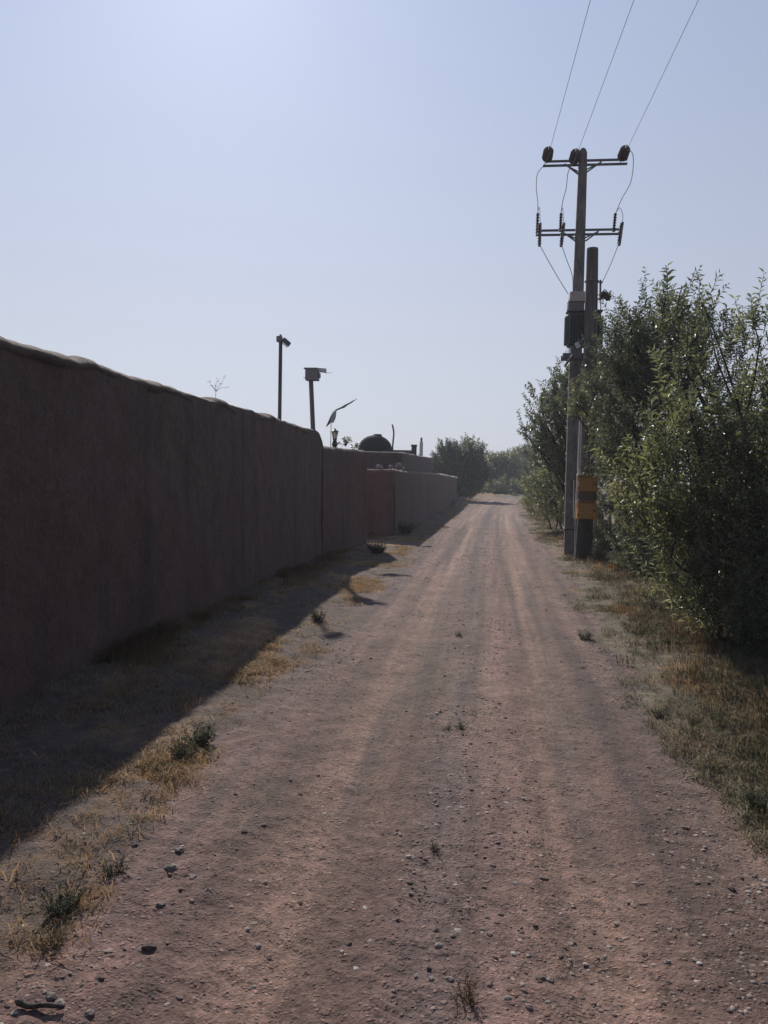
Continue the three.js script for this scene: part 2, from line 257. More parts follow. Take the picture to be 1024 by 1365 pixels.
// rubble along the top of the cross wall
function rockGeo(r, sd, flat = 0.7, det = 1) {
  const g = new THREE.IcosahedronGeometry(r, det), p = g.attributes.position, m = new Map();
  for (let i = 0; i < p.count; i++) { const k = [p.getX(i), p.getY(i), p.getZ(i)].map(v => v.toFixed(5)).join(); if (!m.has(k)) m.set(k, 0.72 + 0.5 * noise(sd * 7.1 + m.size * 3.3, sd)); const s = m.get(k); p.setXYZ(i, p.getX(i) * s, p.getY(i) * s * flat, p.getZ(i) * s * 0.85); }
  g.computeVertexNormals(); return g;
}
[[504, 629], [508, 628], [521, 627], [531, 630], [537, 634]].forEach(([px, py], i) => {
  const c = at(px, py, 22.9); c.y = [2.05, 2.03, 2.06, 2.09, 2.0][i]; const g = rockGeo([0.085, 0.06, 0.075, 0.11, 0.07][i], 40 + i * 3, 1.15, 0); g.rotateZ(i * 0.8); g.translate(c.x, c.y - 0.02, c.z);
  const o = part('rubble_stone', g, mat([0.46, 0.42, 0.41], 0.95, { map: tiled(roughMap, 2) }), scene); tag(o, 'pale chunk of rubble lying on top of the reddish cross wall', 'stone', 'pale rubble on the cross wall');
});

/* ---------- the compound behind the walls ---------- */
const renderMat = new THREE.MeshStandardMaterial({ color: new THREE.Color(0.15, 0.12, 0.108), map: tiled(mudMap, 0.5), bumpMap: tiled(mudBump, 0.5), bumpScale: 0.01, roughness: 0.95 });
const slabMat = mat([0.3, 0.27, 0.255], 0.9, { map: tiled(roughMap, 1) });
{
  const h = thing('mud_house', 'low flat-roofed mud house showing above the far wall', 'house', V(-6, 0, -34));
  const x1 = -2.72, x0 = -9.5, z0 = -27.2, z1 = -41.0;
  const wall = (a, b, name) => part(name, (() => { const g = wallGeometry({ path: [a, b], thick: 0.35, step: 0.2, so: a[0] * 3, lumps: 0.02, top: s => 2.62 + 0.012 * Math.max(0, -(a[1] + (b[1] - a[1]) * s / 13.8) - 27) + 0.04 * (noise(s * 0.7, 5) - 0.5), ring: bodyRing(0.35, 0.06), colour: mudColour([0.11, 0.075, 0.066], [0.095, 0.072, 0.06], DARKM, 70) }); return g; })(), mudMat, h);
  wall([x0, z0], [x1, z0 + 0.01], 'wall'); wall([x1 + 0.02, z0 - 0.3], [x1 + 0.24, z1], 'wall'); wall([x0, z1], [x0 + 0.02, z0 - 0.3], 'wall'); wall([x1 - 0.2, z1 + 0.02], [x0 + 0.3, z1 + 0.03], 'wall');
  part('roof', box(V((x0 + x1) / 2, 2.42, (z0 + z1) / 2), x1 - x0 - 0.5, 0.16, z0 - z1 - 0.6), slabMat, h);
  // raised parapet slab with a small chimney block
  const a = at(522, 602, 33), b = at(551, 602, 33);
  part('parapet', [box(V((a.x + b.x) / 2, a.y - 0.38, -33), b.x - a.x, 0.62, 0.3)], renderMat, h);
  part('parapet_cap', [box(V((a.x + b.x) / 2, a.y, -33), b.x - a.x + 0.1, 0.13, 0.42)], slabMat, h);
  const c = at(552, 602, 32.6); part('chimney', [box(V(c.x, c.y - 0.2, -32.6), 0.2, 0.85, 0.24), box(V(c.x, c.y + 0.25, -32.6), 0.24, 0.07, 0.28)], renderMat, h);
}
{
  const b = at(500, 601, 30.5), top = at(500, 580, 30.5), R = (at(523, 600, 30.5).x - at(477, 600, 30.5).x) / 2, H = top.y - b.y;
  const t = thing('water_tank', 'dark domed water tank with a lid on the house roof', 'tank', V(b.x, 2.5, -30.5));
  const prof = [[0.001, b.y + H]]; for (let i = 1; i <= 14; i++) { const a = i / 14 * Math.PI / 2; prof.push([R * Math.sin(a) ** 0.92, b.y + H * Math.cos(a) - (i % 2 ? 0.006 : 0)]); } prof.push([R * 1.0, 2.52], [0.001, 2.5]);
  part('tank_body', lathe(prof.reverse(), V(b.x, 0, -30.5), 32), mat([0.02, 0.019, 0.019], 1), t);
  const c = at(503.5, 580.5, 30.5); part('lid', lathe([[0.001, -0.05], [0.16, -0.05], [0.17, 0.0], [0.17, 0.035], [0.15, 0.05], [0.001, 0.06]], V(c.x, c.y, -30.5), 20), mat([0.035, 0.035, 0.035], 0.85), t);
}
{
  const a = at(522, 600, 31), b = at(522.6, 565, 31), t = thing('wooden_post', 'thin crooked wooden post rising beside the water tank', 'post', V(a.x, 2.5, -31.4));
  part('shaft', wire([V(a.x, 2.5, -31.4), V(a.x, a.y + 0.2, -31.4), V(a.x + 0.03, b.y - 0.3, -31.4), V(b.x - 0.03, b.y, -31.4)], 0.035, 16, 6), mat([0.2, 0.17, 0.14], 0.9, { map: grainMap }), t);
}
{
  const a = at(561.5, 603, 39), b = at(561.5, 583, 39), t = thing('vent_pipe', 'pale vent pipe with a narrow cap on the house roof', 'pipe', V(a.x, 2.5, -39));
  const k = b.y - a.y;
  part('pipe', lathe([[0.001, 0], [0.085, 0], [0.085, a.y - 2.5 + 0.66 * k], [0.05, a.y - 2.5 + 0.7 * k], [0.001, a.y - 2.5 + 0.7 * k]], V(a.x, 2.5, -39), 14), mat([0.5, 0.47, 0.45], 0.8), t);
  part('cap', lathe([[0.001, 0], [0.05, 0], [0.055, 0.03], [0.05, k * 0.24], [0.02, k * 0.3], [0.001, k * 0.3]], V(a.x, a.y + 0.7 * k, -39), 12), mat([0.12, 0.11, 0.11], 0.7), t);
}
const grey = mat([0.17, 0.165, 0.17], 0.55, { metalness: 0.3, map: roughMap }), paleGrey = mat([0.34, 0.33, 0.34], 0.6, { map: roughMap });
{ // floodlight on a tube post
  const z = 14.6, a = at(373.2, 555, z), b = at(374.3, 450, z), t = thing('floodlight_post', 'slim grey post with a tilted floodlight head above the wall', 'lamp post', V(a.x, 0, -z));
  part('post', rod(V(a.x, -0.05, -z), V(b.x, b.y, -z), 0.036, 0.034, 14), grey, t);
  part('bracket', [box(at(372.7, 452, z), 0.1, 0.11, 0.1), rod(at(374.2, 449, z), at(374.2, 446, z), 0.026, 0.022, 10), rod(at(374, 452, z), at(378.5, 452.5, z), 0.018)], paleGrey, t);
  const h = part('floodlight', box(at(381.8, 456, z), 0.16, 0.085, 0.12, [0, 0.2, -0.68]), mat([0.11, 0.11, 0.115], 0.45, { metalness: 0.4 }), t);
  part('glass', box(at(381.2, 457.2, z), 0.14, 0.012, 0.1, [0, 0.2, -0.68], 0.003).translate(-0.026, -0.036, 0), mat([0.3, 0.31, 0.32], 0.15), h);
}
{ // leaning post with a box and a pale lamp arm, bedded in the end of the long wall
  const z = 16.45, a = at(418, 575, z), b = at(414.6, 506, z), t = thing('box_post', 'leaning post carrying a junction box at the long wall end', 'post', V(a.x, 2.3, -z));
  part('post', rod(V(a.x + 0.02, 2.2, -z), V(b.x, b.y, -z), 0.05, 0.047, 14), mat([0.3, 0.28, 0.28], 0.75, { map: tiled(grainMap, 1) }), t);
  const bx = part('junction_box', [box(at(416.5, 499.5, z), 0.27, 0.25, 0.2), box(at(425.0, 500.5, z), 0.06, 0.1, 0.14)], mat([0.2, 0.19, 0.2], 0.6), t);
  part('box_lid', box(at(415.3, 491.6, z), 0.29, 0.03, 0.22), paleGrey, bx);
  part('lamp_arm', [box(at(427.5, 493.4, z), 0.24, 0.08, 0.12, [0, 0.1, -0.06]), rod(at(433, 497.2, z), at(443, 497, z), 0.007, 0.003, 6)], mat([0.55, 0.54, 0.55], 0.5), t);
  part('bolt', rod(at(404.5, 503.3, z), at(409, 503.3, z), 0.008), grey, t);
}
{ // flag on a thin pole
  const z = 18.6, a = at(441.3, 600, z), b = at(441.5, 561, z), t = thing('flag', 'ragged pale flag blown over on a thin pole behind the wall', 'flag', V(a.x, 0, -z));
  part('pole', rod(V(a.x, -0.05, -z), V(b.x, b.y, -z), 0.012, 0.009, 8), mat([0.45, 0.43, 0.42], 0.5), t);
  const top = [[434.8, 568], [438, 561], [440.5, 555], [444, 549], [448, 545.3], [454, 543], [460, 539.5], [466, 536.6], [471, 533.8], [476, 531.2]], bot = [[435.4, 569], [440.5, 564], [444.8, 563.2], [447.4, 557], [448.6, 547.5], [454, 545.2], [459, 543.6], [463.5, 540], [470, 536.2], [476.2, 532]];
  const P = [], I = [], n = top.length, rows = 5;
  for (let i = 0; i < n; i++) for (let k = 0; k < rows; k++) { const f = k / (rows - 1), p = at(top[i][0] + (bot[i][0] - top[i][0]) * f, top[i][1] + (bot[i][1] - top[i][1]) * f, z + 0.18 * Math.sin(i * 0.9 + f * 2) + 0.05 * i); P.push(p.x, p.y, p.z); }
  const m = n * rows; for (let i = 0; i < m; i++) P.push(P[i * 3] + 0.002, P[i * 3 + 1], P[i * 3 + 2] - 0.006);
  for (let i = 0; i < n - 1; i++) for (let k = 0; k < rows - 1; k++) { const q = i * rows + k; I.push(q, q + 1, q + rows, q + 1, q + rows + 1, q + rows, m + q, m + q + rows, m + q + 1, m + q + 1, m + q + rows, m + q + rows + 1); }
  const g = new THREE.BufferGeometry(); g.setAttribute('position', new THREE.Float32BufferAttribute(P, 3)); g.setIndex(I); g.computeVertexNormals(); 
  part('cloth', g, mat([0.24, 0.24, 0.22], 0.95), t);
}
{ // lantern on a pier
  const z = 18.9, P = (x, y) => at(x, y, z), a = P(446.3, 594), t = thing('garden_lantern', 'old style garden lantern on a dark base behind the wall', 'lantern', V(a.x, 0, -z)), S = z / F;
  part('post', rod(V(a.x, -0.05, -z), V(a.x, P(446, 588).y, -z), 0.06, 0.055, 12), mat([0.035, 0.035, 0.035], 0.85), t);
  part('base', lathe([[0.001, 0], [4 * S, 0], [4 * S, 2.5 * S], [2.4 * S, 4.5 * S], [2.4 * S, 7 * S], [3.2 * S, 9.5 * S], [0.001, 9.6 * S]], V(a.x, P(446, 594).y, -z), 12), mat([0.05, 0.05, 0.052], 0.5), t);
  const y0 = P(446, 584.5).y, y1 = P(446, 575.8).y, r0 = 2.4 * S, r1 = 4.1 * S;
  for (let i = 0; i < 6; i++) {
    const a0 = i * Math.PI / 3, a1 = a0 + Math.PI / 3, c = (aa, r, y) => V(a.x + Math.cos(aa) * r, y, -z + Math.sin(aa) * r);
    part('bar', rod(c(a0, r0, y0), c(a0, r1, y1), 0.008, 0.008, 5), mat([0.05, 0.05, 0.052], 0.5), t);
    const g = new THREE.BufferGeometry().setFromPoints([c(a0, r0 * .97, y0), c(a1, r0 * .97, y0), c(a1, r1 * .97, y1), c(a0, r0 * .97, y0), c(a1, r1 * .97, y1), c(a0, r1 * .97, y1)]); g.computeVertexNormals();
    part('pane', g, new THREE.MeshPhysicalMaterial({ color: new THREE.Color(0.75, 0.74, 0.7), roughness: 0.8, transmission: 0.6, thickness: 0 }), t);
  }
  part('lamp_roof', lathe([[5.6 * S, 0], [5.7 * S, 0.4 * S], [3.2 * S, 2.2 * S], [1.2 * S, 3.2 * S], [1.2 * S, 4 * S], [0.6 * S, 4.8 * S], [0.001, 5 * S]], V(a.x, y1, -z), 12), mat([0.07, 0.07, 0.07], 0.5), t);
}

/* ---------- utility poles, transformer, boxes ---------- */
const concrete = mat([0.235, 0.205, 0.19], 0.85, { map: tiled(roughMap, 1.2) }), timber = mat([0.2, 0.165, 0.145], 0.85, { map: tiled(grainMap, 1) });
const steel = mat([0.13, 0.125, 0.13], 0.55, { metalness: 0.4 }), dark = mat([0.03, 0.028, 0.028], 0.5), porcelain = mat([0.05, 0.034, 0.03], 0.7), wireMat = mat([0.2, 0.2, 0.21], 0.85);
const ZT = 18.6, ZS2 = 17.35, TX = 2.12;
function taperedPole(pts, square) { // [[x, y, half width], ...] at depth z
  const n = square ? 8 : 18, P = [], U = [], I = [];
  pts.forEach(([x, y, w, z], k) => { for (let i = 0; i <= n; i++) { const a = (i / n) * Math.PI * 2 + Math.PI / 8, r = square ? w * (1 / Math.max(Math.abs(Math.cos(a)), Math.abs(Math.sin(a)))) * 0.98 : w; P.push(x + Math.cos(a) * r, y, z + Math.sin(a) * r); U.push(i / n, y * 0.5); } });
  for (let k = 0; k < pts.length - 1; k++) for (let i = 0; i < n; i++) { const a = k * (n + 1) + i, b = a + 1, c = a + n + 1, d = c + 1; I.push(a, c, b, b, c, d); }
  const g = new THREE.BufferGeometry(); g.setAttribute('position', new THREE.Float32BufferAttribute(P, 3)); g.setAttribute('uv', new THREE.Float32BufferAttribute(U, 2)); g.setIndex(I); const f = square ? g.toNonIndexed() : g; f.computeVertexNormals(); return f;
}
const T = (px, py, z = ZT) => at(px, py, z);
{
  const base = V(TX, 0, -ZT), t = thing('utility_pole', 'tall square concrete pole with two crossarms and dark insulators', 'utility pole', base);
  const pts = []; for (const [px, py, w] of [[761, 743, 9.2], [763, 640, 8.7], [766, 520, 8.0], [770.5, 395, 7.0], [774, 300, 6.2], [776.6, 230, 5.5], [777.2, 204, 5.1], [777.3, 199, 3.4], [777.3, 197.2, 1.2]]) { const p = T(px, py); pts.push([p.x, p.y, w * ZT / F, -ZT]); }
  pts[0][1] = -0.3;
  part('shaft', taperedPole(pts, true), concrete, t);
  const yTop = T(780, 210).y, yLow = T(772, 305).y;
  const armZ = -ZT + 0.13;
  // upper crossarm: two angles, one on each side of the shaft
  const arm = (name, l, r, dz, y) => part(name, beam(V(l, y, dz), V(r, y, dz), 0.05, 0.046), steel, t);
  const uL = T(724.5, 215).x, uR = T(838, 209).x, lL = T(715, 306).x, lR = T(830, 304).x;
  arm('crossarm', uL, uR, -ZT - 0.14, T(757, 217.2).y); arm('crossarm', uL + 0.08, uR + 0.02, -ZT - 0.26, T(757, 208.6).y);
  arm('crossarm', lL, lR, -ZT - 0.16, T(757, 310).y); arm('crossarm', lL + 0.04, lR - 0.03, -ZT - 0.28, T(757, 301.8).y);
  for (const [x0, y0, x1, y1] of [[753.5, 216, 772, 231], [803, 213, 781, 229], [753, 309, 769, 321], [799, 306.5, 781, 320]]) for (const [dz, dy] of [[-0.10, 0], [-0.22, 0.10]]) { const a = T(x0, y0), b = T(x1, y1); part('brace', beam(V(a.x, a.y + dy * 0.3, -ZT + dz), V(b.x, b.y + dy, -ZT + dz * 0.8), 0.012, 0.035), steel, t); }
  // strain insulators seen end on, facing along the wires
  for (const [px, py, dx] of [[730.5, 206, 0], [766.5, 209, 0], [832, 204.5, 0]]) {
    const c = T(px, py, ZT - 0.2); const z0 = -ZT + 0.0, geos = [];
    for (let k = 0; k < 3; k++) { const g = new THREE.LatheGeometry([[0.001, 0], [0.06, 0], [0.113 - k * 0.003, 0.015], [0.122 - k * 0.003, 0.035], [0.085, 0.062], [0.045, 0.09], [0.045, 0.13], [0.001, 0.13]].map(p => new THREE.Vector2(...p)), 22); g.rotateX(Math.PI / 2); g.translate(c.x, c.y + 0.01 * k, z0 + 0.02 + k * 0.13); geos.push(g); }
    const ins = part('insulator', geos, porcelain, t);
    part('clamp', box(V(c.x, c.y + 0.03, z0 + 0.47), 0.03, 0.05, 0.14), steel, ins); part('eye_bolt', rod(V(c.x, c.y, z0 - 0.28), V(c.x, c.y, z0 + 0.05), 0.014), steel, ins);
  }
  // arresters and fuse cut-outs on the lower crossarm
  const ribbed = (a, b, r) => { const d = b.clone().sub(a), n = 7, geos = [rod(a, b, r * 0.55, r * 0.55, 10)]; for (let i = 0; i < n; i++) geos.push(rod(a.clone().addScaledVector(d, (i + 0.3) / n), a.clone().addScaledVector(d, (i + 0.62) / n), r, r * 0.7, 10)); return geos; };
  for (const [x0, y0, x1, y1] of [[716, 311, 717, 284], [747, 309, 748, 284], [818, 309, 820.5, 284]]) { const a = T(x0, y0, ZT - 0.02), b = T(x1, y1, ZT - 0.02); part('surge_arrester', ribbed(a, b, 0.045), porcelain, t); }
  for (const [x0, y0, x1, y1] of [[719.5, 301, 719, 326], [751, 301, 748, 326.5], [828.5, 300, 825, 325]]) {
    const a = T(x0, y0, ZT - 0.14), b = T(x1, y1, ZT - 0.14); const c = part('fuse_cutout', ribbed(b, a, 0.05), porcelain, t);
    part('fuse_holder', [rod(a.clone().add(V(0.02, 0.04, 0.09)), b.clone().add(V(0.015, -0.03, 0.09)), 0.018, 0.018, 8), box(b.clone().add(V(0, -0.02, 0.05)), 0.06, 0.06, 0.12), box(a.clone().add(V(0, 0.0, 0.05)), 0.07, 0.05, 0.13)], steel, c);
    part('mount', beam(V(a.x, a.y - 0.06, -ZT - 0.14), V(a.x, a.y - 0.06, -ZT + 0.14), 0.03, 0.03), steel, c);
  }
  // small pale step bolts up the lane side of the shaft
  for (const [px, py] of [[755.2, 605], [754, 645], [753.2, 684], [752.4, 722], [757, 562]]) { const p = T(px, py); part('step_bolt', [rod(V(p.x - 0.03, p.y, -ZT + 0.07), V(p.x + 0.09, p.y, -ZT + 0.07), 0.012, 0.012, 7), rod(V(p.x - 0.035, p.y, -ZT + 0.07), V(p.x - 0.02, p.y, -ZT + 0.07), 0.026, 0.026, 8)], mat([0.55, 0.54, 0.53], 0.4), t); }
  part('steel_band', box(V(T(761, 705).x, T(761, 705).y, -ZT), 0.335, 0.04, 0.335), dark, t);
}
{ // line wires to the next pole behind, and jumpers down
  const yW = T(733, 199).y;
  for (const [px, py, top, which] of [[733, 200, 787, 'first'], [770.5, 202, 845, 'second'], [837, 197, 931, 'third']]) {
    const a = T(px, py, ZT - 0.5); const e = at(top, 0, 10), k = (a.y - 0.16 - EYE) / (e.y - EYE), b = V(e.x * k, a.y - 0.16, -10 * k), d = b.clone().sub(a).divideScalar(b.z - a.z);
    const pts = [a]; for (const z of [-15.5, b.z, -8, 0, 10, 24, 38]) { const q = z - a.z; pts.push(V(a.x + d.x * q, a.y - (0.032 * q - 0.00058 * q * q), z)); }
    tag(part('line_wire', wire(pts, 0.005, 60, 5), wireMat, scene), { first: 'overhead wire from the insulator at the crossarm end over the lane', second: 'overhead wire from the insulator beside the pole top', third: 'overhead wire from the insulator at the crossarm end over the trees' }[which], 'wire', 'overhead line wires');
  }
  const J = (pts, label, r = 0.008) => tag(part('jumper_wire', wire(pts.map(([x, y, dz]) => T(x, y, ZT - Math.min(dz, 0.5) - Math.max(0, dz - 0.6) * 0.9)), r, 40, 6), wireMat, scene), label, 'wire', 'jumper wires on the utility pole');
  J([[733, 203, 0.68], [726, 219, 0.55], [717, 231, 0.4], [715, 250, 0.34], [717, 268, 0.3], [717, 285, 0.27]], 'jumper wire looping down outside the crossarm end over the lane');
  J([[770, 203, 0.68], [765, 216, 0.55], [758, 228, 0.4], [755, 250, 0.34], [750, 270, 0.3], [748, 285, 0.27]], 'jumper wire slanting down beside the pole shaft');
  J([[837, 199, 0.68], [843, 204, 0.6], [844, 225, 0.45], [840, 245, 0.36], [829, 265, 0.3], [821, 284, 0.27]], 'jumper wire bulging out past the crossarm end over the trees');
  for (const p of [[[716.5, 284, 0.27], [719, 276, 0.3], [720, 290, 0.34], [720, 300, 0.36]], [[748, 284, 0.27], [750, 277, 0.3], [751, 290, 0.34], [751.5, 300, 0.36]], [[821, 284, 0.27], [826, 277, 0.3], [830.5, 288, 0.34], [829, 299, 0.36]]]) J(p, 'short lead looped from an arrester top to its fuse', 0.006);
  J([[720, 327, 0.4], [729, 344, 0.55], [744, 370, 0.8], [757.5, 392, 1.0]], 'lead running from the fuse over the lane to the transformer');
  J([[749, 327, 0.4], [755, 345, 0.55], [763, 368, 0.8], [764, 392, 0.95]], 'lead running from the middle fuse down beside the pole');
  J([[824.5, 326, 0.4], [818, 343, 0.6], [808, 366, 1.0], [802, 378, 1.25]], 'lead running from the fuse over the trees to the bracket');
}
{
  const Q = (px, py) => at(px, py, ZS2), a = Q(778, 749), t = thing('service_pole', 'shorter round timber pole with a tarred black foot', 'utility pole', V(a.x, 0, -ZS2));
  const mk2 = L => L.map(([px, py, w]) => { const p = Q(px, py); return [p.x, p.y, w * ZS2 / F, -ZS2]; });
  const up = mk2([[780.3, 690, 9.6], [783.5, 600, 9.2], [786, 500, 8.7], [788.5, 400, 8.0], [790, 334, 7.2], [790.1, 331, 6.9], [790.2, 330.6, 0.1]]);
  part('shaft', taperedPole(up), timber, t);
  const low = mk2([[777.5, 752, 11.2], [777.8, 745, 11.0], [780.1, 694, 10.2], [780.2, 690.5, 9.8]]); low[0][1] = -0.3; part('tarred_foot', taperedPole(low), mat([0.05, 0.033, 0.028], 0.85, { map: roughMap }), t);
  // strap and bracket with two small insulators on the side over the trees
  part('strap', lathe([[0.137, -0.012], [0.15, -0.012], [0.15, 0.012], [0.137, 0.012]], Q(788.8, 375), 18), steel, t);
  const br = part('bracket', [beam(Q(797, 376), Q(803.5, 376), 0.03, 0.03), beam(Q(800.5, 373), Q(800.2, 400), 0.03, 0.04), beam(Q(797, 399), Q(809, 397), 0.03, 0.03)], steel, t);
  for (const [x, y] of [[805, 394], [810.5, 396]]) part('insulator', [rod(Q(x, y + 4.5), Q(x, y - 4.5), 0.05, 0.06, 12), rod(Q(x, y - 1), Q(x, y + 1), 0.075, 0.075, 12), rod(Q(x, y - 5.5), Q(x, y - 4), 0.035, 0.03, 10)], porcelain, br);
  part('lead', wire([Q(800, 400), Q(801, 410), Q(799, 420)], 0.01, 12), dark, br); part('lead', wire([Q(803, 391), Q(806, 386), Q(811, 391)], 0.01, 12), dark, br);
}
{ // transformer slung between the two poles on two beams
  const z = 17.98, Q = (px, py, zz = z) => at(px, py, zz), c = Q(778, 440), top = Q(778, 417).y, bot = Q(778, 463).y, wx = Q(803.5, 440).x - Q(753.5, 440).x;
  const beamY = Q(776, 476).y, t = thing('pole_transformer', 'dark grey finned transformer slung between the two poles', 'transformer', V(c.x, beamY, -z));
  const tw = wx - 0.1, th = top - bot, td = 0.3;
  part('tank', box(V(c.x, (top + bot) / 2, -z), tw, th, td, null, 0.04), mat([0.085, 0.085, 0.09], 0.6, { map: tiled(roughMap, 1) }), t);
  for (let i = 0; i < 11; i++) part('cooling_fin', box(V(c.x - tw / 2 + 0.04 + (tw - 0.08) * i / 10, (top + bot) / 2 - 0.02, -z + td / 2 + 0.035), 0.014, th - 0.14, 0.08, null, 0.004), mat([0.085, 0.085, 0.09], 0.6), t);
  for (const s of [-1, 1]) part('side_fins', [0, 1, 2].map(i => box(V(c.x + s * (tw / 2 + 0.025), (top + bot) / 2 - 0.02, -z - 0.1 + i * 0.1), 0.06, th - 0.14, 0.014, null, 0.004)), mat([0.085, 0.085, 0.09], 0.6), t);
  part('tank_lid', box(V(c.x, top + 0.02, -z), tw + 0.06, 0.035, td + 0.05), steel, t);
  const cx = Q(769.5, 400).x, hb = Q(769.5, 403.5).y, ht = Q(769.5, 390.5).y;
  part('bushing_box', box(V(cx, (top + hb) / 2, -z + 0.02), 0.29, hb - top, 0.24), mat([0.16, 0.135, 0.13], 0.7), t);
  part('bushing_cover', box(V(cx, (hb + ht) / 2, -z + 0.02), 0.35, ht - hb - 0.004, 0.28), mat([0.42, 0.37, 0.36], 0.6), t);
  const b0 = Q(761, 412), b1 = Q(761, 398); for (const dz of [-0.08, 0.08]) { const g = []; for (let i = 0; i < 4; i++) g.push(rod(V(b0.x - 0.04, top + 0.03 + i * 0.06, -z + dz), V(b0.x - 0.04, top + 0.06 + i * 0.06, -z + dz), 0.05, 0.035, 12)); g.push(rod(V(b0.x - 0.04, top, -z + dz), V(b0.x - 0.04, top + 0.28, -z + dz), 0.022, 0.022, 8)); part('bushing', g, mat([0.3, 0.26, 0.24], 0.3), t); }
  part('drain_plate', box(Q(770, 460, z - 0.24), 0.1, 0.13, 0.02, [0, 0, 0.5]), mat([0.6, 0.6, 0.62], 0.4), t);
  const p = thing('platform_beams', 'pair of dark steel beams clamped across both poles under the transformer', 'beam', V(c.x, beamY, -z));
  for (const dz of [-0.2, 0.2]) part('beam', beam(V(Q(749, 475).x, beamY + 0.0, -z + dz), V(Q(806, 475).x, beamY, -z + dz), 0.07, 0.11), steel, p);
  for (const dx of [-0.24, 0.24]) part('support', box(V(c.x + dx, (beamY + 0.055 + bot) / 2, -z), 0.09, bot - beamY - 0.05, 0.46), steel, p);
  for (const dx of [-0.3, 0.1]) part('cross_tie', beam(V(c.x + dx, beamY - 0.075, -ZT - 0.2), V(c.x + dx, beamY - 0.075, -ZS2 + 0.2), 0.05, 0.04), steel, p);
}
{ // two ochre boxes and the conduit
  const z = ZS2 - 0.28, Q = (px, py) => at(px, py, z), paint = mat([0.72, 0.36, 0.075], 0.6, { map: tiled(roughMap, 2) });
  [[635, 655, 'upper ochre metal service box strapped to the tarred pole'], [668.5, 691.5, 'lower ochre metal service box just above the tarred foot']].forEach(([y0, y1, label], i) => {
    const a = Q(769.5 - i * 0.6, y1), b = Q(796 - i * 0.8, y0), w = b.x - a.x, h = b.y - a.y, c = V((a.x + b.x) / 2, (a.y + b.y) / 2, -z + 0.02);
    const t = thing('service_box', label, 'box', V(c.x, a.y, c.z), 'ochre boxes on the pole');
    part('case', box(c, w, h, 0.26, null, 0.012), paint, t);
    const d = part('door', box(c.clone().add(V(0, -0.005, 0.137)), w - 0.03, h - 0.035, 0.014, null, 0.005), paint, t);
    part('latch', box(c.clone().add(V(w * 0.36, 0, 0.15)), 0.025, 0.06, 0.016), dark, d);
    part('hood', box(c.clone().add(V(0, h / 2 + 0.008, 0.02)), w + 0.04, 0.016, 0.33, null, 0.005), paint, t);
    for (const hg of [rod(c.clone().add(V(-w / 2 - 0.004, h * 0.2, 0.13)), c.clone().add(V(-w / 2 - 0.004, h * 0.34, 0.13)), 0.01), rod(c.clone().add(V(-w / 2 - 0.004, -h * 0.34, 0.13)), c.clone().add(V(-w / 2 - 0.004, -h * 0.2, 0.13)), 0.01)]) part('hinge', hg, steel, t);
  });
  const f = thing('box_bracket', 'dark steel frame holding the two ochre boxes to the pole', 'bracket', Q(782, 692));
  part('back_plate', box(at(782, 661.5, z + 0.06), 0.4, 0.5, 0.03), dark, f);
  part('meter_block', box(at(781, 661.5, z - 0.06), 0.34, 0.19, 0.16), mat([0.13, 0.075, 0.05], 0.7), f);
  const k = thing('cable_conduit', 'pale conduit running down the pole into the ochre boxes', 'pipe', at(766.5, 750, z));
  part('pipe', [rod(at(773.5, 560, z + 0.0), at(770.6, 629, z), 0.022, 0.022, 10), rod(at(770.2, 630, z), at(766.8, 692, z), 0.018, 0.018, 8), rod(at(766.4, 730, z), at(765.6, 752, z), 0.01, 0.01, 8), rod(at(765.2, 640, z), at(764.2, 690, z), 0.008, 0.008, 6), rod(at(766.8, 692, z), at(766.4, 730, z), 0.008, 0.008, 6)], mat([0.72, 0.68, 0.64], 0.6), k);
  for (const [x, y] of [[771.5, 631], [769.5, 668]]) part('sealing_foam', (() => { const g = new THREE.ConeGeometry(0.055, 0.09, 9); const p = at(x, y - 1.5, z - 0.14); g.translate(p.x + 0.02, p.y, p.z); return g; })(), mat([0.6, 0.56, 0.52], 0.9), k);
}

/* ---------- trees and shrubs ---------- */
const barkMat = mat([0.085, 0.07, 0.058], 0.95, { map: tiled(grainMap, 1) });
const leafMat = new THREE.MeshPhysicalMaterial({ vertexColors: true, roughness: 0.95, transmission: 0.55, thickness: 0, specularIntensity: 0.4, clearcoat: 0.8, clearcoatRoughness: 0.38 });
function Leaves() { return { P: [], N: [], C: [], I: [] }; }
const t1 = V(0, 0, 0), t2 = V(0, 0, 0), t3 = V(0, 0, 0);
function leaf(L, p, dir, len, wid, col, side) {
  t1.copy(dir).normalize(); t2.crossVectors(t1, side).normalize(); if (t2.lengthSq() < 0.5) t2.set(1, 0, 0); t3.crossVectors(t2, t1).normalize();
  const o = L.P.length / 3, f = wid * 0.28, m = 0.42;
  const put = (a, b, c, nx) => { L.P.push(p.x + t1.x * a + t2.x * b + t3.x * c, p.y + t1.y * a + t2.y * b + t3.y * c, p.z + t1.z * a + t2.z * b + t3.z * c); L.N.push(t3.x - t2.x * nx, t3.y - t2.y * nx, t3.z - t2.z * nx); L.C.push(col[0], col[1], col[2]); };
  put(0, 0, 0, 0); put(len * m, wid / 2, f, 0.35); put(len, 0, -len * 0.08, 0); put(len * m, -wid / 2, f, -0.35);
  L.I.push(o, o + 1, o + 2, o, o + 2, o + 3);
}
function leavesGeo(L) { const g = new THREE.BufferGeometry(); g.setAttribute('position', new THREE.Float32BufferAttribute(L.P, 3)); g.setAttribute('normal', new THREE.Float32BufferAttribute(L.N, 3)); g.setAttribute('color', new THREE.Float32BufferAttribute(L.C, 3)); g.setIndex(L.I); return g; }
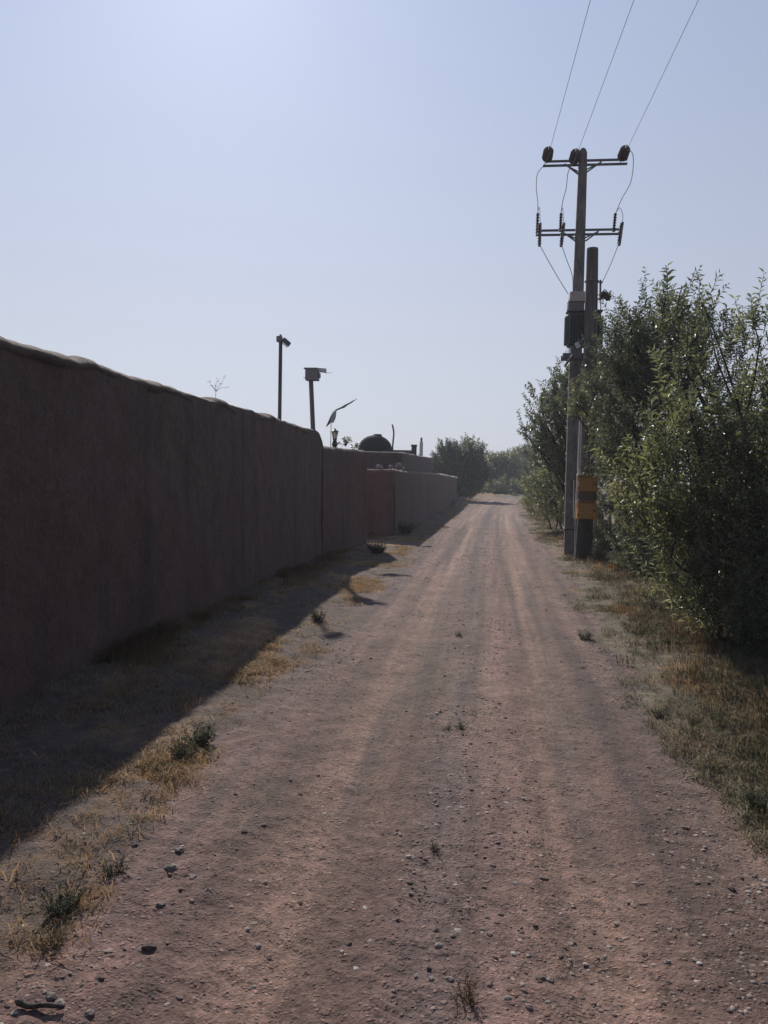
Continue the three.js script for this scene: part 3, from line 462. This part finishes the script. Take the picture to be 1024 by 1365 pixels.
function twigGeo(T) { const P = [], I = []; for (const [a, b, r] of T) { const o = P.length / 3; for (const [q, w] of [[a, r], [b, r * 0.45]]) for (let i = 0; i < 3; i++) P.push(q.x + Math.cos(i * 2.1) * w, q.y, q.z + Math.sin(i * 2.1) * w); for (let i = 0; i < 3; i++) { const j = (i + 1) % 3; I.push(o + i, o + j, o + 3 + i, o + j, o + 3 + j, o + 3 + i); } } const g = new THREE.BufferGeometry(); g.setAttribute('position', new THREE.Float32BufferAttribute(P, 3)); g.setIndex(I); g.computeVertexNormals(); return g; }
function limbGeo(pts, r0, r1, rad = 7) {
  const c = new THREE.CatmullRomCurve3(pts), n = 10, g = new THREE.TubeGeometry(c, n, 1, rad, false), p = g.attributes.position;
  for (let k = 0; k <= n; k++) { const q = c.getPointAt(k / n), r = r0 + (r1 - r0) * k / n; for (let i = 0; i <= rad; i++) { const o = k * (rad + 1) + i; p.setXYZ(o, q.x + (p.getX(o) - q.x) * r, q.y + (p.getY(o) - q.y) * r, q.z + (p.getZ(o) - q.z) * r); } }
  g.computeVertexNormals(); return g;
}
/* spec: base (V), trunk [radius, stems], clumps [px, py, depth, rx px, ry px, rz m, density factor, tint], leaf [len, wid], dens shoots per m3, perShoot */
function tree(name, label, category, o, group) {
  const t = thing(name, label, category, o.base, group), L = Leaves(), tw = [], limbs = [];
  const stems = []; for (let i = 0; i < o.stems; i++) stems.push(o.base.clone().add(V(rr(-1, 1) * o.spread, -0.05, rr(-1, 1) * o.spread)));
  const cl = o.clumps.map(([px, py, d, rx, ry, rz, k = 1, tint]) => { const c = px instanceof THREE.Vector3 ? px : at(px, py, d), s = o.metres ? 1 : d / F; return { c, r: V(rx * s, ry * s, rz), k, tint }; });
  cl.forEach((e, q) => {
    const b = stems[q % stems.length], mid = b.clone().lerp(e.c, 0.45); mid.y += 0.12 * (e.c.y - b.y); mid.x += rr(-0.1, 0.1); mid.z += rr(-0.1, 0.1); mid.x = b.x + (mid.x - b.x) * 0.75;
    const end = e.c.clone().add(V(0, e.r.y * 0.55, 0)); limbs.push(limbGeo([b, mid, e.c.clone().add(V(rr(-.1, .1), -e.r.y * 0.2, rr(-.1, .1))), end], o.rad * rr(0.55, 1), o.rad * 0.14));
    const vol = 4.19 * e.r.x * e.r.y * e.r.z, n = Math.max(6, Math.round(vol * o.dens * e.k));
    for (let i = 0; i < n; i++) {
      const u = V(rr(-1, 1), rr(-1, 1), rr(-1, 1)); if (u.lengthSq() > 1) { i--; continue; }
      u.setLength(Math.pow(u.length(), 0.7));
      const lump = 0.8 + 0.45 * noise(u.x * 2.2 + q * 5 + 50, u.y * 2.2 + u.z * 1.7 + 50);
      const p = V(e.c.x + u.x * e.r.x * lump, e.c.y + u.y * e.r.y * lump, e.c.z + u.z * e.r.z * lump); if (p.y < 0.08) p.y = rr(0.08, 0.4);
      const dir = V(u.x * 0.8 + rr(-.45, .45), 0.55 + u.y * 0.5 + rr(-.35, .35), u.z * 0.8 + rr(-.45, .45)).normalize().lerp(V(0, 1, 0), o.up || 0).normalize();
      const len = o.shoot * rr(0.5, 1.3), a = p.clone().addScaledVector(dir, -len * 0.55), b2 = p.clone().addScaledVector(dir, len * 0.45);
      if (a.y < 0.03) a.y = 0.03;
      tw.push([a, b2, o.leaf[0] * 0.05]);
      const tone = rr(0.7, 1.3), yel = rnd() < 0.18 ? rr(0.2, 0.9) : rr(0, 0.2), base = e.tint || o.tint;
      let phi = rnd() * 6.28; const s1 = V(-dir.z, 0, dir.x).normalize(), s2 = V(0, 0, 0).crossVectors(dir, s1);
      for (let k = 0; k < o.per; k++) {
        const f = (k + rnd()) / o.per; phi += 2.4;
        const q2 = a.clone().lerp(b2, 0.15 + 0.88 * f), rad = s1.clone().multiplyScalar(Math.cos(phi)).addScaledVector(s2, Math.sin(phi));
        const ld = dir.clone().multiplyScalar(rr(0.4, 0.9)).addScaledVector(rad, rr(0.6, 1)); ld.y -= rr(0, 0.45);
        const kk = tone * rr(0.75, 1.25), c = [base[0] * kk * (1 + 0.7 * yel), base[1] * kk * (1 + 0.45 * yel), base[2] * kk];
        leaf(L, q2, ld, o.leaf[0] * rr(0.6, 1.25) * (1 - 0.3 * f), o.leaf[1] * rr(0.7, 1.2), c, V(rad.x + rr(-.6, .6), 1 + rr(-.5, .5), rad.z + rr(-.6, .6)));
      }
    }
  });
  limbs.forEach((g, i) => part(i < o.stems ? 'stem' : 'limb', g, barkMat, t)); part('twigs', twigGeo(tw), barkMat, t).userData.kind = 'stuff'; part('crown', leavesGeo(L), leafMat, t).userData.kind = 'stuff';
  return t;
}
const GREEN = [0.138, 0.160, 0.078], DEEP = [0.088, 0.106, 0.056], LIGHT = [0.19, 0.21, 0.09];
const gp = (x, z) => V(x, height(x, z), z);
tree('willow_shrub', 'tall willow shrub with upright narrow-leaved shoots overhanging the dry verge', 'shrub', { base: gp(2.95, -9.3), stems: 9, spread: 0.45, rad: 0.045, leaf: [0.115, 0.027], per: 26, shoot: 0.55, dens: 118, up: 0.35, tint: GREEN, clumps: [
  [905, 455, 9.0, 34, 50, 0.35, 0.42], [886, 408, 9.0, 10, 24, 0.12, 0.8], [907, 404, 9.1, 13, 30, 0.14, 0.8], [936, 420, 9.2, 12, 28, 0.14, 0.7], [945, 460, 9.4, 30, 44, 0.35, 0.36], [1000, 440, 9.2, 22, 40, 0.3, 0.5], [1020, 470, 9.2, 30, 50, 0.35, 0.45],
  [885, 545, 9.0, 40, 62, 0.45, 0.5], [945, 545, 9.3, 52, 72, 0.5, 0.45], [1015, 560, 9.2, 50, 80, 0.55, 0.55], [1075, 540, 9.3, 50, 90, 0.6, 0.5],
  [862, 640, 8.9, 42, 62, 0.5, 1, LIGHT], [915, 650, 9.1, 60, 85, 0.6], [985, 660, 9.0, 70, 90, 0.7], [1060, 660, 8.8, 60, 110, 0.7],
  [905, 735, 8.9, 40, 62, 0.5, 1, LIGHT], [960, 750, 8.8, 60, 75, 0.6], [1030, 760, 8.5, 55, 80, 0.6], [945, 800, 8.9, 38, 42, 0.45], [1000, 810, 8.5, 50, 45, 0.5]] });
tree('willow_shrub', 'second willow shrub filling the hedge right behind the dry verge grass', 'shrub', { base: gp(4.3, -7.2), stems: 6, spread: 0.5, rad: 0.05, leaf: [0.09, 0.024], per: 26, shoot: 0.5, dens: 80, up: 0.3, tint: GREEN, clumps: [
  [V(4.0, 1.2, -7.2), 0, 0, 0.8, 1.1, 0.9], [V(4.2, 2.6, -7.3), 0, 0, 0.8, 1.0, 0.8], [V(5.0, 1.5, -6.2), 0, 0, 1, 1.4, 1], [V(4.7, 3.0, -8.6), 0, 0, 0.9, 1.0, 0.9]], metres: true });
tree('leafy_tree', 'dark leafy tree rising behind the willow shrub and pole', 'tree', { base: gp(4.2, -14), stems: 3, spread: 0.25, rad: 0.09, leaf: [0.10, 0.035], per: 26, shoot: 0.6, dens: 60, up: 0.15, tint: DEEP, clumps: [
  [838, 440, 13.5, 42, 38, 0.7, 0.6], [866, 425, 13.6, 36, 36, 0.7, 0.6], [828, 490, 13.8, 44, 55, 0.8], [875, 490, 13.8, 60, 70, 1], [850, 560, 13.8, 60, 75, 1], [920, 520, 14.2, 80, 110, 1], [835, 610, 13.8, 44, 50, 0.8]] });
tree('roadside_shrub', 'broad mid green shrub growing round the timber pole foot', 'shrub', { base: gp(3.5, -15.6), stems: 7, spread: 0.5, rad: 0.04, leaf: [0.085, 0.034], per: 26, shoot: 0.5, dens: 75, up: 0.2, tint: GREEN, clumps: [
  [846, 640, 14.8, 36, 50, 0.8, 1, LIGHT], [846, 700, 15.0, 28, 45, 0.7], [872, 700, 14.6, 40, 55, 0.8], [832, 590, 15.2, 26, 45, 0.6, 0.8], [862, 745, 14.6, 34, 26, 0.6], [812, 640, 19.4, 26, 44, 0.6, 1.2], [815, 705, 19.4, 28, 46, 0.7, 1.6], [836, 740, 15.2, 18, 18, 0.4]] });
tree('leafy_tree', 'leafy tree whose branch crosses in front of both poles', 'tree', { base: gp(3.6, -16.6), stems: 2, spread: 0.12, rad: 0.075, leaf: [0.09, 0.036], per: 24, shoot: 0.5, dens: 80, up: 0.05, tint: GREEN, clumps: [
  [774, 528, 16.4, 15, 20, 0.3, 2.6], [796, 515, 16.5, 18, 24, 0.4, 2.2], [822, 560, 16.6, 28, 40, 0.5, 1.6], [788, 548, 16.4, 16, 15, 0.3, 2.4, LIGHT], [822, 490, 16.9, 24, 40, 0.6, 1.2], [764, 548, 16.3, 10, 10, 0.2, 3.2]] });
tree('leafy_tree', 'rounded leafy tree standing past the utility pole by the lane', 'tree', { base: gp(3.0, -24), stems: 3, spread: 0.3, rad: 0.1, leaf: [0.12, 0.05], per: 26, shoot: 0.7, dens: 34, up: 0.1, tint: DEEP, clumps: [
  [722, 545, 23, 26, 34, 0.8, 0.55], [742, 515, 23.3, 28, 30, 0.8, 0.5], [756, 560, 23.5, 40, 60, 1.1], [716, 590, 23, 22, 30, 0.8, 0.6], [745, 620, 23.6, 40, 48, 1.1], [790, 560, 24.5, 60, 90, 1.5], [703, 570, 22.6, 10, 16, 0.35, 0.5]] });
tree('roadside_shrub', 'pale green leafy shrub by the lane past the poles', 'shrub', { base: gp(2.9, -27.5), stems: 6, spread: 0.5, rad: 0.035, leaf: [0.11, 0.045], per: 24, shoot: 0.6, dens: 38, up: 0.15, tint: LIGHT, clumps: [
  [715, 650, 27, 20, 26, 0.9], [738, 645, 26.5, 26, 34, 1], [728, 672, 26, 26, 20, 0.9], [752, 675, 25, 20, 26, 0.8]] });
// the hedge goes on beside and behind the viewer: it keeps the low sky off the near wall
for (let i = 0; i < 6; i++) { const z = -3.6 + i * 2.9, x = 4.3 + 0.5 * (i % 2); tree('hedge_tree', 'bushy willow continuing the hedge alongside the near verge', 'tree', { base: gp(x, z), stems: 4, spread: 0.4, rad: 0.08, leaf: [0.2, 0.075], per: 22, shoot: 0.8, dens: 28, up: 0.2, tint: GREEN, metres: true, clumps: [
  [V(x - 0.2, 1.2, z), 0, 0, 1.0, 1.2, 1.7], [V(x + 0.2, 3.0, z + 0.2), 0, 0, 1.3, 1.3, 1.7], [V(x + 0.3, 4.6, z), 0, 0, 1.2, 1.2, 1.6]] }, 'hedge willows beside the viewer'); }
for (let i = 0; i < 4; i++) tree('roadside_shrub', 'leafy shrub in the hedge hidden behind the near willow', 'shrub', { base: gp(5.4 + i * 0.5, -12 - i * 3.4), stems: 4, spread: 0.4, rad: 0.06, leaf: [0.13, 0.05], per: 22, shoot: 0.7, dens: 22, up: 0.15, tint: DEEP, metres: true, clumps: [
  [V(5.4 + i * 0.5, 1.3, -12 - i * 3.4), 0, 0, 1.2, 1.3, 1.5], [V(5.6 + i * 0.5, 2.6, -12.4 - i * 3.4), 0, 0, 1.1, 1.0, 1.4]] }, 'hedge shrubs behind the willow');
tree('round_tree', 'round dark tree at the far end of the mud wall', 'tree', { base: gp(-1.9, -62), stems: 3, spread: 0.4, rad: 0.12, leaf: [0.22, 0.09], per: 24, shoot: 1.0, dens: 20, up: 0.1, tint: DEEP, clumps: [
  [600, 612, 62, 24, 22, 1.6], [622, 608, 62, 24, 20, 1.6], [612, 630, 61.5, 36, 26, 2], [634, 628, 62, 16, 24, 1.4], [592, 632, 62, 20, 22, 1.5], [622, 650, 61, 18, 14, 1.2]] });
tree('far_tree', 'hazy grey green tree where the lane bends away', 'tree', { base: gp(2.0, -84), stems: 3, spread: 0.5, rad: 0.12, leaf: [0.26, 0.11], per: 24, shoot: 1.1, dens: 13, up: 0.1, tint: GREEN, clumps: [
  [662, 625, 84, 18, 20, 2], [678, 618, 84, 16, 14, 2], [648, 640, 83, 14, 20, 1.6], [676, 644, 83, 22, 20, 2], [694, 640, 82, 16, 26, 2]] });
tree('far_tree', 'hazy spreading tree behind the bend tree and poles', 'tree', { base: gp(7.2, -92), stems: 3, spread: 0.5, rad: 0.13, leaf: [0.28, 0.12], per: 24, shoot: 1.2, dens: 11, up: 0.1, tint: GREEN, clumps: [
  [705, 625, 90, 22, 26, 2.4], [725, 620, 90, 26, 30, 2.6], [710, 648, 90, 26, 18, 2.4], [690, 612, 92, 12, 12, 1.6]] });
tree('far_tree', 'distant low tree showing left past the round dark tree', 'tree', { base: gp(-9, -100), stems: 3, spread: 0.5, rad: 0.13, leaf: [0.3, 0.13], per: 22, shoot: 1.2, dens: 6, up: 0.1, tint: GREEN, clumps: [
  [640, 628, 100, 16, 16, 2.4], [560, 632, 98, 30, 18, 2.6], [650, 640, 99, 20, 14, 2.4]] });
for (const [x, z, h] of [[-0.4, -77, 0.7], [1.2, -78.5, 1.0], [3.0, -77.5, 1.2], [4.8, -76, 1.3], [6.5, -74, 1.5]]) tree('bank_shrub', 'low shrub closing off the lane at the bend', 'shrub', { base: gp(x, z), stems: 3, spread: 0.3, rad: 0.03, leaf: [0.22, 0.09], per: 20, shoot: 0.7, dens: 16, up: 0.15, tint: GREEN, metres: true, clumps: [[V(x, h * 0.75, z), 0, 0, 1.3, h * 0.9, 1.1]] }, 'low shrubs at the bend');
{ // thin far poplar tip over the bend
  tree('far_poplar', 'slim far poplar tip rising beyond the bend trees', 'tree', { base: gp(1.4, -120), stems: 1, spread: 0.05, rad: 0.1, leaf: [0.25, 0.12], per: 18, shoot: 0.8, dens: 16, up: 0.6, tint: GREEN, clumps: [[651.5, 612, 120, 3, 11, 0.4], [651.5, 630, 120, 5, 16, 0.6]] });
}
tree('low_shrub', 'low dark leafy shrub at the willow foot on the verge', 'shrub', { base: gp(2.75, -8.1), stems: 8, spread: 0.2, rad: 0.01, leaf: [0.06, 0.026], per: 20, shoot: 0.28, dens: 420, up: 0.3, tint: [0.06, 0.08, 0.045], clumps: [
  [1005, 850, 8.1, 32, 26, 0.25], [985, 868, 8.1, 20, 16, 0.16], [1035, 860, 8.0, 30, 28, 0.25]] });
tree('low_shrub', 'small bright green weed bush at the willow edge', 'shrub', { base: gp(2.45, -10.8), stems: 6, spread: 0.12, rad: 0.008, leaf: [0.05, 0.022], per: 18, shoot: 0.24, dens: 500, up: 0.3, tint: LIGHT, clumps: [[880, 785, 10.9, 20, 11, 0.16], [862, 788, 11, 13, 8, 0.12]] });
tree('courtyard_plant', 'pale leafy courtyard plant peeping over the lower mud wall', 'plant', { base: gp(-3.72, -19.4), stems: 4, spread: 0.06, rad: 0.012, leaf: [0.07, 0.04], per: 9, shoot: 0.18, dens: 420, up: 0.1, tint: [0.12, 0.13, 0.08], clumps: [[459, 590, 19.4, 8, 6, 0.12], [463, 587, 19.4, 5, 4, 0.08], [473, 595, 19.4, 4, 4, 0.07]] });
{ // dry weed nodding over the long wall
  const z = 10.4, b = at(289, 535, z), t = thing('dry_weed', 'dry twiggy weed nodding over the long wall coping', 'plant', V(b.x - 0.25, 0, -z)), g = [];
  const root = V(b.x - 0.25, 0, -z), tip = [[279, 509], [291, 506], [301, 502], [288, 513], [303, 516], [296, 511], [282, 514]].map(([x, y]) => at(x, y, z));
  const stem = at(288, 522, z); g.push(limbGeo([root, V(root.x + 0.05, 1.6, -z), V(stem.x - 0.03, stem.y - 0.4, -z), stem], 0.008, 0.003, 5));
  tip.forEach((p, i) => { g.push(limbGeo([stem, stem.clone().lerp(p, 0.5).add(V(rr(-.02, .02), 0.015, 0.03)), p], 0.003, 0.0012, 4)); });
  part('stem', g, barkMat, t); const L = Leaves(); for (const p of tip) for (let k = 0; k < 4; k++) leaf(L, p.clone().add(V(rr(-.02, .02), rr(-.02, .01), rr(-.02, .02))), V(rr(-1, 1), rr(-.6, .8), rr(-1, 1)), 0.03, 0.012, [0.16, 0.14, 0.09], V(rr(-1, 1), 1, rr(-1, 1)));
  part('seed_heads', leavesGeo(L), leafMat, t).userData.kind = 'stuff';
}

/* ---------- grass, weeds, stones ---------- */
function bladeGeo(n, spread, lean, wid, sd) {
  const P = [], Nn = [], I = [];
  for (let i = 0; i < n; i++) {
    const a = rnd() * 6.28, r = spread * Math.sqrt(rnd()), x = Math.cos(a) * r, z = Math.sin(a) * r, b = rnd() * 6.28, h = rr(0.45, 1), l = lean * rr(0.3, 1.2) * h, w = wid * rr(0.7, 1.2), cx = Math.cos(b), cz = Math.sin(b), o = P.length / 3;
    const px = -cz * w / 2, pz = cx * w / 2;
    P.push(x - px, -0.02, z - pz, x + px, -0.02, z + pz, x + cx * l * 0.35 - px * .8, h * 0.6, z + cz * l * 0.35 - pz * .8, x + cx * l * 0.35 + px * .8, h * 0.6, z + cz * l * 0.35 + pz * .8, x + cx * l, h * (1 - 0.35 * lean), z + cz * l);
    for (let k = 0; k < 5; k++) Nn.push(cx * 0.6, 0.7, cz * 0.6);
    I.push(o, o + 1, o + 2, o + 1, o + 3, o + 2, o + 2, o + 3, o + 4);
  }
  const g = new THREE.BufferGeometry(); g.setAttribute('position', new THREE.Float32BufferAttribute(P, 3)); g.setAttribute('normal', new THREE.Float32BufferAttribute(Nn, 3)); g.setIndex(I); return g;
}
const grassMat = new THREE.MeshPhysicalMaterial({ color: 0xffffff, roughness: 1, transmission: 0.5, thickness: 0, specularIntensity: 0.15 });
function scatter(name, label, geo, spots, material = grassMat, category = 'grass') {
  const m = new THREE.InstancedMesh(geo, material, spots.length), M = new THREE.Matrix4(), q = new THREE.Quaternion(), c = new THREE.Color();
  spots.forEach((s, i) => { q.setFromEuler(new THREE.Euler(rr(-.12, .12), rnd() * 6.28, rr(-.12, .12))); M.compose(V(s.x, s.y ?? height(s.x, s.z), s.z), q, V(s.w ?? s.h, s.h, s.w ?? s.h)); m.setMatrixAt(i, M); m.setColorAt(i, c.setRGB(...s.c)); });
  m.name = numbered(name); scene.add(shadowed(m)); return tag(m, label, category, null, 'stuff');
}
const leftGrass = () => rnd() < 0.68 ? dry() : rnd() < 0.6 ? hay() : olive();   // one mix for the whole wall side, in sun and in shade
const hay = () => vary(mixc([0.33, 0.25, 0.145], [0.2, 0.158, 0.098], rnd()), 0.7, 1.15);
const dry = () => vary(mixc([0.42, 0.25, 0.10], [0.26, 0.155, 0.075], rnd()), 0.75, 1.15), olive = () => vary(mixc([0.125, 0.122, 0.058], [0.19, 0.165, 0.088], rnd()), 0.7, 1.2), deepg = () => vary([0.085, 0.098, 0.048], 0.7, 1.3);
{
  const tall = bladeGeo(14, 0.6, 0.6, 0.034, 1), low = bladeGeo(16, 0.9, 0.9, 0.05, 2);
  const D = [], G = [], X = [];
  const tries = 150000;
  for (let i = 0; i < tries; i++) {
    const d = 2.6 * Math.pow(70 / 2.6, Math.pow(rnd(), 1.0)), z = -d, right = rnd() < 0.66, l = lane(z) + 0.1;
    const x = right ? l + rightEdge(z) + Math.pow(rnd(), 1.1) * 3.2 - 0.12 : l + leftEdge(z) - Math.pow(rnd(), 1.0) * 2.0 + 0.15;
    if (!right && x < -3.35) continue;
    const off = offRoad(x, z), patch = fbm(x * 1.3 + 7, z * 1.0 + 3, 4), p2 = fbm(x * 2.1 + 30, z * 1.5 + 2, 4);
    const grow = 1 + 0.02 * d;
    if (right) {
      if (rnd() > sm(-0.35, 0.75, off + 0.7 * (patch - 0.5)) * (0.14 + 0.55 * sm(0.38, 0.64, patch))) continue;
      const isDry = p2 > 0.54 ? rnd() < 0.8 : rnd() < 0.38, w = rr(0.05, 0.11) * grow;
      (isDry ? D : G).push({ x, z, h: rr(0.03, 0.11) * (rnd() < 0.08 ? 2.6 : 1) * (0.6 + 0.6 * sm(0, 0.8, off)), w, c: isDry ? (p2 > 0.66 ? dry() : hay()) : rnd() < 0.3 ? deepg() : olive() });
    } else {
      const pl = fbm(x * 1.7 + 3, z * 0.9, 4), shade = x < -2.1;
      if (shade) { if (rnd() < (0.10 + 0.5 * sm(-2.5, -3.2, x)) * (0.15 + 1.6 * sm(0.42, 0.62, patch))) X.push({ x, z, h: rr(0.02, 0.075) * (1 + 3 * rnd() * sm(-2.6, -3.2, x) * sm(0.4, 0.6, patch)), w: rr(0.06, 0.15), c: leftGrass() }); continue; }
      const den = 0.05 + 0.75 * sm(0.49, 0.64, pl); if (rnd() > den * sm(-0.12, 0.15, off)) continue;
      const isDry = rnd() < 0.86; (isDry ? D : G).push({ x, z, h: rr(0.015, 0.05), w: rr(0.05, 0.12) * grow, c: leftGrass() });
    }
  }
  for (let i = 0; i < 420; i++) { const z = -rr(2.8, 26), x = lane(z) - 0.08 + rr(-0.22, 0.22); if (fbm(x * 2 + 90, z * 0.8, 3) > 0.6) G.push({ x, z, h: rr(0.012, 0.04), w: rr(0.03, 0.06), c: olive() }); }
  const half = a => [a.filter((_, i) => i % 2), a.filter((_, i) => !(i % 2))];
  const [d1, d2] = half(D), [g1, g2] = half(G);
  scatter('dry_grass', 'straw coloured dry grass standing on the verges', tall, d1); scatter('dry_stubble', 'flattened straw and dry stubble on the verges', low, d2);
  scatter('green_grass', 'olive green grass blades on the verge below the trees', tall, g1); scatter('ground_cover', 'low green ground cover creeping over the verge', low, g2);
  scatter('shade_weeds', 'weeds and grass in the shadow of the mud wall', tall, X, grassMat, 'weeds');
}
const weedMat = new THREE.MeshPhysicalMaterial({ vertexColors: true, roughness: 1, transmission: 0.45, thickness: 0, specularIntensity: 0.2 });
// single weeds one can tell apart
function weed(label, px, py, size, tint, group, dryish) {
  const g = onGround(px, py); g.y = height(g.x, g.z); const t = thing('weed_clump', label, 'weed', g, group), L = Leaves(), tw = [];
  const n = Math.round(34 * Math.min(3, size / 0.12));
  for (let i = 0; i < n; i++) {
    const a = rnd() * 6.28, r = size * 0.45 * Math.sqrt(rnd()), s = V(g.x + Math.cos(a) * r * 0.6, g.y - 0.01, g.z + Math.sin(a) * r * 0.6), dir = V(Math.cos(a) * r / size * 1.6 + rr(-.3, .3), 1, Math.sin(a) * r / size * 1.6 + rr(-.3, .3)).normalize(), e = s.clone().addScaledVector(dir, size * rr(0.45, 1));
    tw.push([s, e, 0.0016]);
    for (let k = 0; k < (dryish ? 5 : 12); k++) { const f = rr(0.1, 1), p = s.clone().lerp(e, f), b = rnd() * 6.28; leaf(L, p, V(Math.cos(b), rr(0.1, 0.9), Math.sin(b)), size * rr(0.1, 0.24), size * rr(0.03, 0.07), vary(tint, 0.7, 1.3), V(Math.cos(b), 1, Math.sin(b))); }
  }
  part('stem', twigGeo(tw), mat(dryish ? [0.2, 0.14, 0.08] : [0.08, 0.08, 0.04], 0.95), t); part('leaves', leavesGeo(L), weedMat, t);
}
weed('grey green bushy weed between the straw patches on the wall verge', 266, 992, 0.17, [0.07, 0.08, 0.05]);
weed('sprawling grey green weed behind the bushy weed toward the shadow', 246, 1012, 0.14, [0.07, 0.08, 0.05]);
weed('small dusty weed growing near the pale flat stone', 152, 1165, 0.10, [0.07, 0.08, 0.055]);
weed('dusty green weed among straw near the stick', 84, 1215, 0.13, [0.065, 0.075, 0.05]);
weed('dry stalky weed by the stick in the stones', 66, 1262, 0.11, [0.2, 0.15, 0.08], null, true);
weed('low green weed patch on the lane crown', 614, 972, 0.075, [0.08, 0.085, 0.045], 'weeds on the lane crown');
weed('low green weed patch on the lane crown', 596, 972, 0.06, [0.08, 0.085, 0.045], 'weeds on the lane crown');
weed('low green weed patch on the lane crown', 582, 1135, 0.06, [0.075, 0.08, 0.05], 'weeds on the lane crown');
weed('low green weed patch on the lane crown', 612, 848, 0.08, [0.07, 0.075, 0.05], 'weeds on the lane crown');
weed('dead brown weed with thin bare stalks in the lane', 622, 1330, 0.10, [0.13, 0.085, 0.055], null, true);
weed('round green weed at the mud wall corner foot', 503, 739, 0.34, [0.06, 0.075, 0.035]);
weed('dark weed at the low far wall foot beside the cross wall', 541, 713, 0.4, [0.045, 0.055, 0.03]);
weed('dark green verge plant where the grass meets the lane', 1010, 1080, 0.14, [0.05, 0.065, 0.035]);
weed('leafy dock plant at the grass edge by the lane', 880, 958, 0.10, [0.06, 0.075, 0.045]);
weed('green weed on the verge grass under the willow', 690 + 90, 852, 0.13, [0.06, 0.08, 0.04]);
weed('yellowing weed at the shadow edge by the straw', 424, 828, 0.16, [0.11, 0.1, 0.04]);

weed('straggly green weed at the tarred pole foot', 797, 752, 0.3, [0.09, 0.1, 0.05]);
weed('low straw coloured weed at the concrete pole foot', 757, 748, 0.2, [0.2, 0.15, 0.08], null, true);
const stoneTones = [[0.22, 0.165, 0.14], [0.31, 0.255, 0.225], [0.15, 0.108, 0.094], [0.40, 0.35, 0.315]];
{ // loose gravel, and three shapes of pebble
  const S = [[], [], []];
  for (let i = 0; i < 52000; i++) {
    const d = 1.9 * Math.pow(28 / 1.9, Math.pow(rnd(), 1.15)), z = -d, u = rr(-1.75, 1.6), x = u + lane(z);
    const tr = Math.max(Math.exp(-(((u + 0.5) / 0.2) ** 2)), Math.exp(-(((u - 0.72) / 0.24) ** 2)));
    if (rnd() < tr * 0.7 || rnd() > 0.25 + 0.9 * sm(0.42, 0.66, fbm(x * 1.5 + 8, z * 0.9, 3)) - 0.1) continue;
    const r = (0.0026 + 0.010 * Math.pow(rnd(), 5)) * (1 + 0.035 * d), c = vary(stoneTones[rnd() < 0.5 ? 0 : rnd() < 0.35 ? 2 : rnd() < 0.7 ? 1 : 3], 0.75, 1.15);
    S[i % 3].push({ x, z, y: height(x, z) - r * 0.08, h: r, w: r * rr(0.9, 1.3), c });
  }
  S.forEach((s, k) => scatter('gravel', ['loose small gravel strewn over the dirt lane', 'coarse gravel bits strewn over the dirt lane', 'angular grit scattered over the dirt lane'][k], rockGeo(1, 3 + k, 0.45, k === 2 ? 0 : 1), s, new THREE.MeshPhysicalMaterial({ color: 0xffffff, roughness: 1, specularIntensity: 0.2 }), 'gravel'));
}
const stoneSpots = [[228, 1160, 0.032, 1, 'pale flat stone half sunk beside the small dusty weed'], [258, 1170, 0.018, 3], [277, 1188, 0.017, 1], [214, 1208, 0.02, 1], [240, 1134, 0.024, 1], [199, 1265, 0.026, 2, 'dark square clod standing on the wall side of the lane'], [133, 1305, 0.02, 2], [68, 1333, 0.02, 1], [180, 1127, 0.018, 2], [314, 1060, 0.016, 2], [326, 1110, 0.018, 2], [345, 1256, 0.014, 3], [585, 1263, 0.019, 3], [582, 1240, 0.019, 2], [600, 1303, 0.018, 3], [556, 1298, 0.015, 3], [575, 1305, 0.013, 3], [604, 1248, 0.014, 1], [668, 1218, 0.014, 2], [720, 1298, 0.022, 0], [676, 1330, 0.017, 3], [734, 1300, 0.016, 1], [890, 1278, 0.014, 3], [975, 1185, 0.02, 2], [1000, 1204, 0.016, 3], [465, 1250, 0.015, 2], [400, 1060, 0.014, 2], [120, 1356, 0.017, 1], [80, 1338, 0.018, 3], [705, 1340, 0.014, 1]];
stoneSpots.forEach(([px, py, r, k, label], i) => { const g = onGround(px, py); g.y = height(g.x, g.z) + r * 0.05; const s = rockGeo(r, i + 11, 0.5); s.rotateY(i * 1.3); s.translate(g.x, g.y, g.z); tag(part('stone', s, mat(stoneTones[k].map(v => v * 0.95), 0.95, { map: roughMap }), scene), label || ['mid grey stone lying loose on the dirt lane', 'light grey stone lying loose on the dirt lane', 'dark clod lying loose on the dirt lane', 'whitish stone lying loose on the dirt lane'][k], 'stone', label ? undefined : ['mid grey lane stones', 'light grey lane stones', 'dark lane clods', 'whitish lane stones'][k]); });
{
  const a = onGround(26, 1345), b = onGround(86, 1349), t = thing('stick', 'short broken stick lying among stones on the wall side', 'stick', V(a.x, height(a.x, a.z), a.z));
  const Y = p => V(p.x, height(p.x, p.z) + 0.014, p.z), m = a.clone().lerp(b, 0.55); m.z += 0.006;
  part('branch', limbGeo([Y(a), Y(a.clone().lerp(b, 0.2)), Y(m), Y(b)], 0.010, 0.007, 8), mat([0.12, 0.09, 0.08], 0.9, { map: grainMap }), t);
  part('knot', rockGeo(0.014, 5, 0.8).translate(a.x, height(a.x, a.z) + 0.017, a.z), mat([0.1, 0.075, 0.065], 0.9), t);
}
renderer.render(scene, camera);
